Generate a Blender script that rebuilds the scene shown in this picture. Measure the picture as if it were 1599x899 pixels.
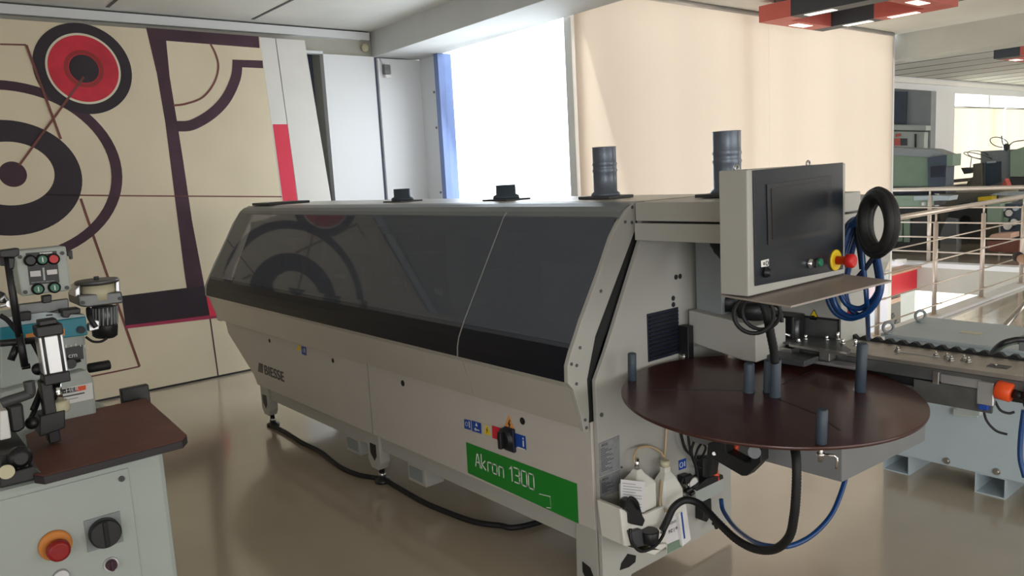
import bpy, bmesh, math, random
from mathutils import Vector, Matrix
random.seed(7)
for o in list(bpy.data.objects): bpy.data.objects.remove(o)
S = bpy.context.scene; C = S.collection
PI = math.pi
# ---------------------------------------------------------------- camera
H = 1.6; F = 1226.6
R3 = Matrix(((0.640491111057621, 0.7660566594517916, -0.05411405700680832),
             (-0.07609170423647633, 0.13342094391527645, 0.9881340517718967),
             (-0.7641866193558762, 0.628773445872453, -0.14374548536604073)))
cam = bpy.data.cameras.new('camera'); co = bpy.data.objects.new('camera', cam); C.objects.link(co)
cam.sensor_width = 36; cam.lens = F / 1599 * 36; cam.clip_start = .05; cam.clip_end = 200
m = Matrix((R3[0], R3[1], -R3[2])).transposed().to_4x4(); m.translation = (0, 0, H); co.matrix_world = m
S.camera = co
# ---------------------------------------------------------------- light
w = bpy.data.worlds.new('sky'); S.world = w; w.use_nodes = True
bg = w.node_tree.nodes['Background']; bg.inputs[0].default_value = (.86, .93, 1, 1); bg.inputs[1].default_value = 3.9
def area(name, loc, target, sx, sy, power, col=(1, 1, 1), spread=180):
    l = bpy.data.lights.new(name, 'AREA'); l.shape = 'RECTANGLE'; l.size = sx; l.size_y = sy; l.energy = power; l.color = col
    l.spread = math.radians(spread)
    o = bpy.data.objects.new(name, l); C.objects.link(o); o.location = loc
    o.rotation_euler = (Vector(target) - Vector(loc)).to_track_quat('-Z', 'Y').to_euler(); return o
area('daylight_window_right', (6.4, 4.0, 1.7), (0, 3.5, 1.3), 9, 2.2, 190, (.98, .97, .95))
area('daylight_window_rear', (1.0, -5.4, 1.8), (0, 0, 1.2), 6, 1.8, 38, (1, .96, .92))
area('fill_corner', (5.2, -3.2, 2.0), (.2, 4.4, .2), 4, 2.2, 40, (.97, .98, 1), 70)  # added fill lamp from the unseen corner, brightens the right side
area('daylight_glass_side', (-5.5, 4.9, 1.7), (-5.3, 3, 1.0), 1.8, 2.0, 25, (.86, .92, 1))
area('daylight_window_far', (3.0, 18, 1.8), (-6, 18, 1.5), 9, 2.2, 330, (1, .96, .9))
area('fill_lower_hall', (0.0, 17, -1.2), (-5, 15, -3.0), 6, 1.6, 230, (1, .95, .85))  # added fill lamp out of view, brightens the lower floor
S.view_settings.view_transform = 'Standard'; S.view_settings.look = 'None'
S.view_settings.exposure = 0.35; S.view_settings.gamma = 1; S.view_settings.use_curve_mapping = False
# ---------------------------------------------------------------- helpers
V = Vector
def at(px, py, **k):
    """point where the sight line of a measured spot meets the plane x/y/z = value, or pl = (point, normal)"""
    d = R3.transposed() @ V(((px - 799.5) / F, -(py - 449.5) / F, 1)); o = V((0, 0, H))
    if 'pl' in k:
        p, n = k['pl']; return o + d * ((p - o).dot(n) / d.dot(n))
    (a, v), = k.items(); i = 'xyz'.index(a); return o + d * ((v - o[i]) / d[i])
def sr(r, g, b):
    f = lambda c: (c / 255 / 12.92) if c / 255 <= .04045 else ((c / 255 + .055) / 1.055) ** 2.4
    return (f(r), f(g), f(b))
M = {}
def mat(name, col, rough=.5, metal=0, var=.06, scale=6, bump=0, coat=0, bscale=None, spec=.5):
    m = bpy.data.materials.new(name); m.use_nodes = True; nt = m.node_tree; b = nt.nodes['Principled BSDF']
    b.inputs['Roughness'].default_value = rough; b.inputs['Metallic'].default_value = metal
    b.inputs['Specular IOR Level'].default_value = spec
    if coat: b.inputs['Coat Weight'].default_value = coat; b.inputs['Coat Roughness'].default_value = .08
    tc = nt.nodes.new('ShaderNodeTexCoord'); n = nt.nodes.new('ShaderNodeTexNoise'); n.inputs['Scale'].default_value = scale
    n.inputs['Detail'].default_value = 6; nt.links.new(tc.outputs['Object'], n.inputs['Vector'])
    r = nt.nodes.new('ShaderNodeValToRGB'); c = col[:3]
    r.color_ramp.elements[0].position = .3; r.color_ramp.elements[1].position = .7
    r.color_ramp.elements[0].color = (*[x * (1 - var) for x in c], 1); r.color_ramp.elements[1].color = (*[min(1, x * (1 + var)) for x in c], 1)
    nt.links.new(n.outputs['Fac'], r.inputs[0]); nt.links.new(r.outputs[0], b.inputs['Base Color'])
    if bump:
        n2 = nt.nodes.new('ShaderNodeTexNoise'); n2.inputs['Scale'].default_value = bscale or scale * 12; nt.links.new(tc.outputs['Object'], n2.inputs['Vector'])
        bp = nt.nodes.new('ShaderNodeBump'); bp.inputs['Strength'].default_value = bump; bp.inputs['Distance'].default_value = .004
        nt.links.new(n2.outputs['Fac'], bp.inputs['Height']); nt.links.new(bp.outputs[0], b.inputs['Normal'])
    M[name] = m; return m
mat('machine_grey', sr(178, 177, 170), .42, var=.02, bump=.05, bscale=300)
mat('hood_grey', sr(198, 193, 184), .35, .25, var=.02)
mat('hood_top', sr(120, 124, 126), .4, .1, var=.02)
mat('warm_grey', sr(198, 192, 184), .45, var=.02)
mat('shelf_grey', sr(168, 158, 150), .5, .2, var=.02)
mat('cool_grey', sr(180, 193, 198), .4, var=.03)
mat('old_grey', sr(176, 184, 178), .45, var=.03, scale=3)
mat('dark_grey', sr(70, 72, 74), .5, var=.05)
mat('trough_grey', sr(130, 131, 131), .45, var=.03)
mat('black', sr(24, 25, 28), .42, var=.1)
mat('rubber', sr(20, 21, 23), .6, var=.1)
mat('gloss_black', sr(18, 20, 24), .08, var=.02)
mat('band_black', sr(20, 24, 34), .32, var=.02, spec=.25)
mat('panel_black', sr(30, 36, 44), .3, var=.04)
mat('screen', sr(26, 30, 36), .3, var=.02)
mat('steel', sr(190, 188, 184), .28, .95, var=.06, scale=20)
mat('brushed', sr(176, 172, 164), .4, .85, var=.1, scale=14)
mat('rail_steel', sr(212, 200, 188), .35, .45, var=.05, scale=14)
mat('dull_steel', sr(110, 112, 112), .45, .7, var=.12, scale=18)
mat('alu', sr(205, 206, 208), .3, .8, var=.04)
mat('chrome', sr(225, 225, 225), .1, 1, var=.01)
mat('red_brown', sr(66, 32, 27), .3, var=.12, scale=5, coat=.25, bump=.03)
mat('board_brown', sr(112, 66, 54), .55, var=.16, scale=9, bump=.1)
mat('board_edge', sr(36, 30, 34), .5, var=.1)
mat('red', sr(206, 30, 30), .4, var=.04)
mat('dark_red', sr(150, 22, 24), .4, var=.05)
mat('fabric_red', sr(214, 38, 58), .6, var=.03)
mat('orange', sr(240, 84, 30), .4, var=.03)
mat('sticker_orange', sr(235, 160, 90), .5, var=.02)
mat('yellow', sr(240, 205, 40), .4, var=.03)
mat('amber', sr(214, 136, 62), .5, var=.05)
mat('green', sr(20, 132, 40), .4, var=.02)
mat('green_button', sr(20, 110, 80), .35, var=.03)
mat('sticker_blue', sr(24, 70, 160), .45, var=.03)
mat('hose_blue', sr(16, 62, 118), .3, var=.05)
mat('navy', sr(22, 28, 48), .4, var=.08)
mat('teal', sr(24, 130, 150), .4, var=.06)
mat('white', sr(236, 236, 232), .5, var=.02)
mat('paper', sr(224, 222, 222), .7, var=.04)
mat('offwhite_plastic', sr(226, 224, 214), .35, var=.03)
mat('cream_plastic', sr(206, 200, 170), .4, var=.04)
mat('tube_amber', sr(206, 178, 138), .3, var=.05)
mat('label_grey', sr(150, 152, 155), .4, .3, var=.12, scale=60)
mat('art_cream', sr(226, 213, 186), .75, var=.05, scale=1.6, bump=.12, bscale=60)
mat('art_cream_pale', sr(224, 219, 196), .75, var=.04, scale=1.6, bump=.12, bscale=60)
mat('art_black', sr(40, 28, 38), .6, var=.25, scale=4)
mat('art_plum', sr(68, 42, 56), .65, var=.25, scale=5)
mat('art_red', sr(205, 40, 60), .6, var=.18, scale=6)
mat('art_red_flat', sr(222, 52, 78), .6, var=.02)
mat('art_line', sr(120, 72, 66), .7, var=.2, scale=8)
mat('art_border', sr(166, 52, 84), .7, var=.1, scale=8)
mat('panel_white', sr(224, 222, 217), .55, var=.02)
mat('wall_white', sr(226, 228, 230), .6, var=.02, scale=1)
mat('concrete', sr(184, 182, 172), .8, var=.07, scale=2.2, bump=.3, bscale=24)
mat('concrete_beam', sr(205, 206, 204), .75, var=.05, scale=2.4, bump=.2, bscale=24)
mat('ceiling_paint', sr(222, 221, 214), .85, var=.06, scale=1.2, bump=.25, bscale=20)
mat('frame_blue', sr(120, 140, 190), .4, .2, var=.02)
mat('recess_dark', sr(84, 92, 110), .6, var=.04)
mat('sage', sr(120, 140, 122), .5, var=.06)
mat('sage_light', sr(150, 172, 152), .5, var=.05)
mat('machine_dark', sr(60, 72, 84), .5, var=.1)
mat('duct_grey', sr(104, 112, 124), .35, .4, var=.05)
mat('mid_grey', sr(140, 146, 148), .5, var=.05)
mat('olive_grey', sr(106, 104, 92), .55, var=.08)
mat('lamp_black', sr(58, 62, 68), .5, var=.04)
mat('lamp_red', sr(196, 96, 86), .5, var=.04)
mat('wood_rail', sr(196, 158, 136), .5, var=.08)
mat('lower_floor', sr(246, 236, 208), .5, var=.02)
def glow(name, col, s):
    m = bpy.data.materials.new(name); m.use_nodes = True; b = m.node_tree.nodes['Principled BSDF']
    b.inputs['Base Color'].default_value = (*col, 1); b.inputs['Emission Color'].default_value = (*col, 1); b.inputs['Emission Strength'].default_value = s
    M[name] = m
glow('lamp_diffuser', (1, .95, .85), .75)
def tinted(name, tint, ior=1.5, rough=.03, f0=None):
    m = bpy.data.materials.new(name); m.use_nodes = True; nt = m.node_tree; nt.nodes.clear()
    out = nt.nodes.new('ShaderNodeOutputMaterial'); mx = nt.nodes.new('ShaderNodeMixShader'); fr = nt.nodes.new('ShaderNodeFresnel')
    fr.inputs[0].default_value = ior; t = nt.nodes.new('ShaderNodeBsdfTransparent'); t.inputs[0].default_value = (*tint, 1)
    g = nt.nodes.new('ShaderNodeBsdfGlossy'); g.inputs['Roughness'].default_value = rough
    ge = nt.nodes.new('ShaderNodeNewGeometry'); iv = nt.nodes.new('ShaderNodeMath'); iv.operation = 'SUBTRACT'; iv.inputs[0].default_value = 1; nt.links.new(ge.outputs['Backfacing'], iv.inputs[1])
    ml = nt.nodes.new('ShaderNodeMath'); ml.operation = 'MULTIPLY'; nt.links.new(fr.outputs[0], ml.inputs[0]); nt.links.new(iv.outputs[0], ml.inputs[1])
    nt.links.new(ml.outputs[0], mx.inputs[0]); nt.links.new(t.outputs[0], mx.inputs[1]); nt.links.new(g.outputs[0], mx.inputs[2]); nt.links.new(mx.outputs[0], out.inputs[0]); M[name] = m
tinted('smoked', (.46, .46, .48), 1.65, .035)
def painted_haze(name, col, f):
    nt = M[name].node_tree; mx = nt.nodes.new('ShaderNodeMixShader'); d = nt.nodes.new('ShaderNodeBsdfDiffuse'); d.inputs[0].default_value = (*col, 1)
    out = [n for n in nt.nodes if n.type == 'OUTPUT_MATERIAL'][0]; src = out.inputs[0].links[0].from_socket
    mx.inputs[0].default_value = f; nt.links.new(src, mx.inputs[1]); nt.links.new(d.outputs[0], mx.inputs[2]); nt.links.new(mx.outputs[0], out.inputs[0])
painted_haze('smoked', (.36, .41, .50), .19)  # blue-grey diffuse mixed in as painted haze of light on the hood glass
tinted('clear_glass', (.95, .97, .98), 1.45, .01)
tinted('clear_plastic', (.8, .8, .78), 1.4, .15)
def blind_mat(name, col, tcol):
    m = bpy.data.materials.new(name); m.use_nodes = True; nt = m.node_tree; nt.nodes.clear()
    out = nt.nodes.new('ShaderNodeOutputMaterial'); ad = nt.nodes.new('ShaderNodeAddShader')
    d = nt.nodes.new('ShaderNodeBsdfDiffuse'); d.inputs[0].default_value = (*col, 1)
    t = nt.nodes.new('ShaderNodeBsdfTranslucent')
    tc = nt.nodes.new('ShaderNodeTexCoord'); mp = nt.nodes.new('ShaderNodeMapping'); mp.inputs['Scale'].default_value = (1, 1.2, .05)
    n = nt.nodes.new('ShaderNodeTexNoise'); n.inputs['Scale'].default_value = 1.2; n.inputs['Detail'].default_value = 3
    r = nt.nodes.new('ShaderNodeValToRGB'); r.color_ramp.elements[0].position = .35; r.color_ramp.elements[1].position = .65
    r.color_ramp.elements[0].color = (*[c * .93 for c in tcol], 1); r.color_ramp.elements[1].color = (*tcol, 1)
    for a, b in ((tc.outputs['Object'], mp.inputs[0]), (mp.outputs[0], n.inputs['Vector']), (n.outputs['Fac'], r.inputs[0]), (r.outputs[0], t.inputs[0]),
                 (d.outputs[0], ad.inputs[0]), (t.outputs[0], ad.inputs[1]), (ad.outputs[0], out.inputs[0])): nt.links.new(a, b)
    M[name] = m
blind_mat('blind_fabric', (.42, .36, .31), (.39, .355, .312))
blind_mat('blind_fabric_far', (.42, .38, .33), (.52, .485, .41))
def floor_mat():
    m = mat('floor_concrete', sr(184, 170, 150), .2, var=.08, scale=1.3, bump=.02, bscale=9)
    nt = m.node_tree; b = nt.nodes['Principled BSDF']; b.inputs['Coat Weight'].default_value = .8; b.inputs['Coat Roughness'].default_value = .12; b.inputs['Coat IOR'].default_value = 1.6; n = nt.nodes.new('ShaderNodeTexNoise'); n.inputs['Scale'].default_value = 3; n.inputs['Detail'].default_value = 8
    r = nt.nodes.new('ShaderNodeMapRange'); r.inputs['To Min'].default_value = .10; r.inputs['To Max'].default_value = .24
    tc = nt.nodes.new('ShaderNodeTexCoord'); nt.links.new(tc.outputs['Object'], n.inputs['Vector']); nt.links.new(n.outputs['Fac'], r.inputs['Value']); nt.links.new(r.outputs[0], b.inputs['Roughness'])
floor_mat()

class MB:
    """collects shapes into one mesh"""
    def __init__(s): s.bm = bmesh.new(); s.mats = []
    def _mi(s, m):
        if m not in s.mats: s.mats.append(m)
        return s.mats.index(m)
    def _new(s, faces, m, smooth=False):
        i = s._mi(m)
        for f in faces: f.material_index = i; f.smooth = smooth
    def prism(s, pts, vec, m='machine_grey', bev=0):
        pts = [V(p) for p in pts]; vec = V(vec); a = [s.bm.verts.new(p) for p in pts]; b = [s.bm.verts.new(p + vec) for p in pts]; n = len(pts)
        fs = [s.bm.faces.new(a), s.bm.faces.new(b[::-1])] + [s.bm.faces.new((a[i], b[i], b[(i + 1) % n], a[(i + 1) % n])) for i in range(n)]
        bmesh.ops.recalc_face_normals(s.bm, faces=fs); i = s._mi(m)
        for f in fs: f.material_index = i
        if bev:
            es = list({e for f in fs for e in f.edges})
            r = bmesh.ops.bevel(s.bm, geom=es, offset=bev, segments=2, profile=.5, affect='EDGES')
            for f in r['faces']: f.material_index = i
        return s
    def box(s, x0, x1, y0, y1, z0, z1, m='machine_grey', bev=0):
        return s.prism([(x0, y0, z0), (x1, y0, z0), (x1, y1, z0), (x0, y1, z0)], (0, 0, z1 - z0), m, bev)
    def loft(s, rings, m, caps=True, smooth=True):
        vs = [[s.bm.verts.new(p) for p in r] for r in rings]; n = len(rings[0]); fs = []
        for a, b in zip(vs, vs[1:]):
            for i in range(n): fs.append(s.bm.faces.new((a[i], b[i], b[(i + 1) % n], a[(i + 1) % n])))
        s._new(fs, m, smooth); cf = []
        if caps: cf = [s.bm.faces.new(vs[0]), s.bm.faces.new(vs[-1][::-1])]; s._new(cf, m)
        bmesh.ops.recalc_face_normals(s.bm, faces=fs + cf); return s
    def lathe(s, base, axis, prof, m, seg=28):
        """prof: (distance along axis, radius)"""
        ax = V(axis).normalized(); u = ax.orthogonal().normalized(); v = ax.cross(u); base = V(base)
        return s.loft([[base + ax * h + (u * math.cos(t) + v * math.sin(t)) * max(r, 1e-4) for t in [2 * PI * i / seg for i in range(seg)]] for h, r in prof], m)
    def cyl(s, p0, p1, r, m='steel', seg=20, bev=0):
        p0, p1 = V(p0), V(p1); L = (p1 - p0).length
        pr = [(0, r), (L, r)] if not bev else [(0, r - bev), (bev, r), (L - bev, r), (L, r - bev)]
        return s.lathe(p0, p1 - p0, pr, m, seg)
    def tube(s, pts, r, m='rubber', seg=10, smooth=True, sub=8, rib=0, ribstep=2):
        P = [V(p) for p in pts]
        if smooth and len(P) > 2:
            Q = []; e = [P[0] * 2 - P[1]] + P + [P[-1] * 2 - P[-2]]
            for i in range(1, len(e) - 2):
                a, b, c, d = e[i - 1:i + 3]
                for k in range(sub):
                    t = k / sub; Q.append(.5 * ((2 * b) + (c - a) * t + (2 * a - 5 * b + 4 * c - d) * t * t + (3 * b - a - 3 * c + d) * t ** 3))
            Q.append(P[-1]); P = Q
        t0 = (P[1] - P[0]).normalized(); u = t0.orthogonal().normalized(); rings = []
        for i, p in enumerate(P):
            t = (P[min(i + 1, len(P) - 1)] - P[max(i - 1, 0)]).normalized(); u = (u - t * u.dot(t)).normalized(); v = t.cross(u)
            rr = r * (1 + (rib if i % ribstep else 0)); rings.append([p + (u * math.cos(a) + v * math.sin(a)) * rr for a in [2 * PI * k / seg for k in range(seg)]])
        return s.loft(rings, m)
    def torus(s, c, axis, R, r, m='rubber', seg=32, sec=10, arc=(0, 2 * PI), ez=1):
        ax = V(axis).normalized(); u = V((0, 0, 1)) - ax * ax.z; u = u.normalized() if u.length > .1 else ax.orthogonal().normalized(); v = ax.cross(u); c = V(c)
        vs = []; full = abs(arc[1] - arc[0] - 2 * PI) < 1e-6; n = seg
        for i in range(n + (0 if full else 1)):
            t = arc[0] + (arc[1] - arc[0]) * i / n; d = u * math.cos(t) * ez + v * math.sin(t); p = c + d * R; dn = d.normalized()
            vs.append([s.bm.verts.new(p + dn * (r * math.cos(a)) + ax * (r * math.sin(a))) for a in [2 * PI * k / sec for k in range(sec)]])
        fs = []
        for i in range(len(vs) if full else len(vs) - 1):
            a, b = vs[i], vs[(i + 1) % len(vs)]
            for k in range(sec): fs.append(s.bm.faces.new((a[k], b[k], b[(k + 1) % sec], a[(k + 1) % sec])))
        s._new(fs, m, True); bmesh.ops.recalc_face_normals(s.bm, faces=fs); return s
    def sphere(s, c, r, m, seg=16, sz=1):
        prof = [(-r * sz * math.cos(PI * i / 10), r * math.sin(PI * i / 10)) for i in range(11)]
        return s.lathe(c, (0, 0, 1), prof, m, seg)
    def text(s, txt, org, xdir, ydir, size, m='white', depth=.0015, width=None, spacing=1.0):
        """lettering: org = lower left, xdir/ydir unit vectors"""
        cu = bpy.data.curves.new('lettering', 'FONT'); cu.body = txt; cu.size = 1; cu.extrude = .01; cu.space_character = spacing
        o = bpy.data.objects.new('lettering', cu); C.objects.link(o); dg = bpy.context.evaluated_depsgraph_get(); dg.update()
        me = bpy.data.meshes.new_from_object(o.evaluated_get(dg)); bpy.data.objects.remove(o)
        X = V(xdir); Y = V(ydir); Z = X.cross(Y); W = max([v.co.x for v in me.vertices] + [1e-3]); k = (width / W) if width else size
        vs = [s.bm.verts.new(V(org) + X * v.co.x * k + Y * v.co.y * size + Z * (depth if v.co.z > 0 else 0)) for v in me.vertices]; fs = []
        for p in me.polygons:
            try: fs.append(s.bm.faces.new([vs[i] for i in p.vertices]))
            except ValueError: pass
        s._new(fs, m); bpy.data.meshes.remove(me); return s
    def strokes(s, txt, org, size, cw, m='white', th=.09, gap=.28, y=0):
        L = {'A': [[(0, 0), (.45, 1), (.55, 1), (1, 0)], [(.2, .32), (.8, .32)]], 'k': [[(0, 0), (0, 1)], [(.75, .62), (.1, .3), (.8, 0)]], 'r': [[(0, 0), (0, .66), (.7, .66)]], 'o': [[(.12, 0), (.78, 0), (.9, .1), (.9, .56), (.78, .66), (.12, .66), (0, .56), (0, .1), (.12, 0)]],
             'n': [[(0, 0), (0, .66), (.75, .66), (.88, .56), (.88, 0)]], '1': [[(.1, .8), (.45, 1), (.45, 0)]], '3': [[(0, 1), (.8, 1), (.9, .9), (.9, .1), (.8, 0), (0, 0)], [(.25, .5), (.9, .5)]], '0': [[(.12, 0), (.83, 0), (.95, .1), (.95, .9), (.83, 1), (.12, 1), (0, .9), (0, .1), (.12, 0)]]}
        x = org[0]; h = size
        for c in txt:
            if c != ' ':
                for pl in L[c]:
                    P = [V((x + a * cw, org[1], org[2] + b * h)) for a, b in pl]
                    for a, b in zip(P, P[1:]):
                        t = (b - a).normalized(); n = V((-t.z, 0, t.x)) * th * h / 2; e = t * th * h / 2; s.prism([a - n - e, b - n + e, b + n + e, a + n - e], (0, -.0006, 0), m)
            x += cw * ((1 + gap) if c not in '1r' else .95) * (.62 if c == ' ' else 1)
        return s
    def build(s, name, parent=None, label=None, kind=None, smooth_mod=False):
        me = bpy.data.meshes.new(name); s.bm.normal_update()
        root = V((0, 0, 0))
        if parent:
            p = parent
            while p.parent: p = p.parent
            root = V(p.location)
        else:
            co = [v.co for v in s.bm.verts]; mn = [min(c[i] for c in co) for i in range(3)]; mx = [max(c[i] for c in co) for i in range(3)]
            root = V(((mn[0] + mx[0]) / 2, (mn[1] + mx[1]) / 2, mn[2]))
        bmesh.ops.translate(s.bm, verts=s.bm.verts, vec=-root); s.bm.to_mesh(me); s.bm.free()
        for k in s.mats: me.materials.append(M[k])
        o = bpy.data.objects.new(name, me); C.objects.link(o)
        if parent: o.parent = parent
        else: o.location = root
        if label: o['label'] = label
        if kind: o['kind'] = kind
        return o
def thing(name, label, cat, loc, group=None):
    o = bpy.data.objects.new(name, None); C.objects.link(o); o.location = loc; o.empty_display_size = .1
    o['label'] = label; o['category'] = cat
    if group: o['group'] = group
    return o
def tag(o, label, cat, group=None):
    o['label'] = label; o['category'] = cat
    if group: o['group'] = group
    return o
def struct(name, mb): return mb.build(name, kind='structure')
def dup(root, loc, label):
    r = root.copy(); C.objects.link(r); r.location = loc; r['label'] = label
    for ch in root.children:
        c = ch.copy(); C.objects.link(c); c.parent = r
        for g in ch.children: d = g.copy(); C.objects.link(d); d.parent = c
    return r
def plane_pts(px, **k): return [at(a, b, **k) for a, b in px]

# ================================================================ setting
f = MB()
f.box(-7.2, -4.6, -6, 4.7, -.3, 0, 'floor_concrete'); f.box(-4.6, -3.22, -6, 5.2, -.3, 0, 'floor_concrete'); f.box(-3.22, 7, -6, 30, -.3, 0, 'floor_concrete'); f.box(-7.2, -3.22, 11.52, 30, -.3, 0, 'floor_concrete')
struct('floor', f)
f = MB(); f.box(-4.88, 7, 5.2, 40, -3.3, -3.2, 'lower_floor'); f.box(-16, -4.88, 11.5, 40, -3.3, -3.2, 'lower_floor'); struct('floor_lower', f)
k = MB()
k.box(-3.26, -3.1, 5.2, 30, .002, .03, 'wall_white'); struct('trim_1', k)
k = MB(); k.box(-7.0, -3.26, 11.46, 11.66, -.02, .045, 'wall_white'); k.box(-7.0, -3.22, 11.47, 11.52, -.36, -.02, 'concrete'); struct('trim_2', k)
c = MB()
c.box(-7.2, -4.62, -6, 4.72, 3.04, 3.2, 'ceiling_paint'); c.box(-4.62, 7, -6, 10.3, 3.04, 3.2, 'ceiling_paint'); c.box(-7.2, 7, 10.3, 30, 3.04, 3.2, 'ceiling_paint')
def seam(p, q, ww=.012, zz=3.038):
    p = V(p); q = V(q); d = (q - p).normalized() * 1; n = V((-d.y, d.x, 0)) * ww; c.prism([p - n, q - n, q + n, p + n], (0, 0, .004), 'dark_grey')
for y in (1.71, 2.86): seam((-6.8, y, 3.036), (3, y - .1, 3.036))
seam((-4.5, 8.6, 3.036), (3, 8.5, 3.036)); seam((-1.9, 4.9, 3.036), (-1.9, 10, 3.036))
for i in range(14): y = 10.9 + i * .9; seam((-7.0, y, 3.036), (3, y - .2, 3.036), .02)
struct('ceiling', c)
# wall carrying the painting: dark recess, white cladding, concrete band
wf = MB()
wf.box(-7.2, -6.97, -6, 3.32, 0, 3.04, 'concrete'); wf.box(-7.2, -6.97, 3.56, 4.72, 0, 3.04, 'concrete'); wf.box(-7.2, -6.97, 3.32, 3.56, 2.84, 3.04, 'concrete')
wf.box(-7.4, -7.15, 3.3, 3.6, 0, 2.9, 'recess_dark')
wf.box(-6.97, -6.9, -6, 4.06, 2.955, 3.025, 'wall_white'); wf.box(-6.968, -6.93, -6, 4.06, 3.026, 3.038, 'dark_grey')
wf.box(-6.97, -6.9, 3.55, 4.09, 0, 2.80, 'wall_white'); wf.box(-6.97, -6.9, 3.3, 3.55, 2.80, 2.825, 'wall_white'); wf.box(-6.97, -6.9, 4.13, 4.70, 0, 2.79, 'wall_white')
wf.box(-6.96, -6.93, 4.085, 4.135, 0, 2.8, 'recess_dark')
struct('wall_far', wf)
ws = MB()
ws.box(-6.9, -6.56, 4.62, 4.72, 0, 2.8, 'wall_white'); ws.box(-7.2, -4.6, 4.62, 4.72, 0, .5, 'wall_white')
for z in (2.45, 2.1, 1.45, 1.1): ws.cyl((-6.67, 4.625, z), (-6.67, 4.612, z), .012, 'dull_steel', 10)
struct('wall_return', ws)
wn = MB(); wn.box(-6.56, -6.49, 4.56, 4.72, .5, 2.8, 'frame_blue'); wn.box(-4.66, -4.62, 4.55, 4.62, .5, 2.8, 'white'); wn.box(-6.49, -4.66, 4.60, 4.66, .5, .56, 'frame_blue')
wn.box(-6.49, -4.66, 4.625, 4.633, .56, 2.8, 'clear_glass'); struct('window_1', wn)
# glazed wall behind the roller blinds
g = MB()
for y in (4.6, 6.9, 9.93): g.box(-4.72, -4.66, y - .03, y + .03, 0, 3.04, 'white')
g.box(-4.72, -4.66, 4.57, 9.96, 0, .06, 'white'); g.box(-4.70, -4.692, 4.6, 9.93, .06, 3.0, 'clear_glass'); struct('window_2', g)
def blind(y0, y1, x, z0, z1, label, m='blind_fabric', group=None):
    t = thing('roller_blind', label, 'blind', (x, (y0 + y1) / 2, z0), group)
    MB().box(x - .002, x + .001, y0, y1, z0 + .02, z1 - .02, m).build('blind_cloth', t)
    MB().cyl((x, y0, z1 - .01), (x, y1, z1 - .01), .022, 'alu', 14).build('roller_tube', t)
    MB().box(x - .008, x + .008, y0, y1, z0, z0 + .025, 'alu', .002).build('bottom_bar', t)
blind(4.53, 7.257, -4.56, .12, 3.03, 'peach roller blind beside the bright uncovered window')
blind(7.2595, 9.952, -4.56, .12, 3.03, 'peach roller blind ending at the far stair opening')
k = MB(); k.box(-4.72, -4.575, 9.955, 10.0, 0, 3.04, 'machine_grey'); k.box(-7.2, -4.6, 10.0, 10.1, -3.2, 3.04, 'wall_white'); struct('wall_notch', k)
# ceiling beams
def beam(name, p, q, wd, zb, mt='concrete_beam'):
    p = V(p); q = V(q); d = (q - p).normalized(); n = V((-d.y, d.x, 0)); MB().prism([p, q, q + n * wd, p + n * wd], (0, 0, 3.06 - zb), mt, .004).build(name, kind='structure')
beam('trim_3', (-6.96, 4.105, 2.8), (7, 3.28, 2.8), .55, 2.8)
beam('trim_4', (-4.66, 10.16, 2.74), (7, 9.96, 2.74), .5, 2.74, 'concrete')
# lower part of the stair well: red fascia, ledge, lower walls
k = MB(); k.box(-4.98, -4.86, 4.7, 11.46, -.34, -.03, 'fabric_red'); k.box(-5.05, -4.8, 4.7, 11.46, -.03, .0, 'wood_rail'); struct('trim_5', k)
k = MB(); k.box(-4.98, -4.88, 4.7, 11.46, -3.2, -.345, 'cool_grey'); struct('wall_lower', k)
bdp = plane_pts([(1372, 470), (1404, 460), (1404, 509), (1372, 524)], x=-4.87)
b = MB(); b.prism(bdp, (.02, 0, 0), 'black'); b.prism(plane_pts([(1372, 473), (1404, 463), (1404, 470), (1372, 480)], x=-4.848), (.02, 0, 0), 'wood_rail')
for (x0, y0, r) in ((1387, 485, .03), (1396, 493, .035), (1401, 503, .03), (1391, 505, .035)):
    p = at(x0, y0, x=-4.84); b.torus(p, (1, 0, 0), r, .006, 'mid_grey', 14, 6)
tag(b.build('notice_board'), 'black board with grey scrawl and wooden top strip low in the stair well', 'board')
# far hall
k = MB(); k.box(-7.3, -7.05, 10.1, 30, 2.78, 3.04, 'wall_white'); k.box(-7.3, -7.05, 10.1, 18.0, 0, 2.8, 'wall_white'); k.box(-7.3, -7.05, 18, 30, 0, .9, 'wall_white'); k.box(-7.05, -6.98, 10.1, 30, 2.92, 3.0, 'white')
struct('wall_far_hall', k)
k = MB()
for y in (18, 20.3, 24.9, 27): k.box(-7.3, -7.1, y, y + .1, .9, 2.8, 'white')
k.box(-7.22, -7.212, 18, 29.9, .9, 2.8, 'clear_glass'); struct('window_3', k)
k = MB(); k.box(-7.3, 7, 30, 30.2, -3.2, 3.04, 'wall_white'); struct('wall_end', k)
k = MB(); k.box(7, 7.2, -6, 30, -3.2, 3.04, 'wall_white'); struct('wall_right', k)
k = MB(); k.box(-7.2, 7, -6.2, -6, 0, 3.04, 'wall_white'); struct('wall_rear', k)
for i, (a, b_, l) in enumerate(((17.9, 20.95, 'cream roller blind left of the two in the far hall'), (21.05, 25.0, 'cream roller blind right of the two in the far hall'))):
    blind(a, b_, -7.0, .55, 2.5, l, 'blind_fabric_far')

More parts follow.
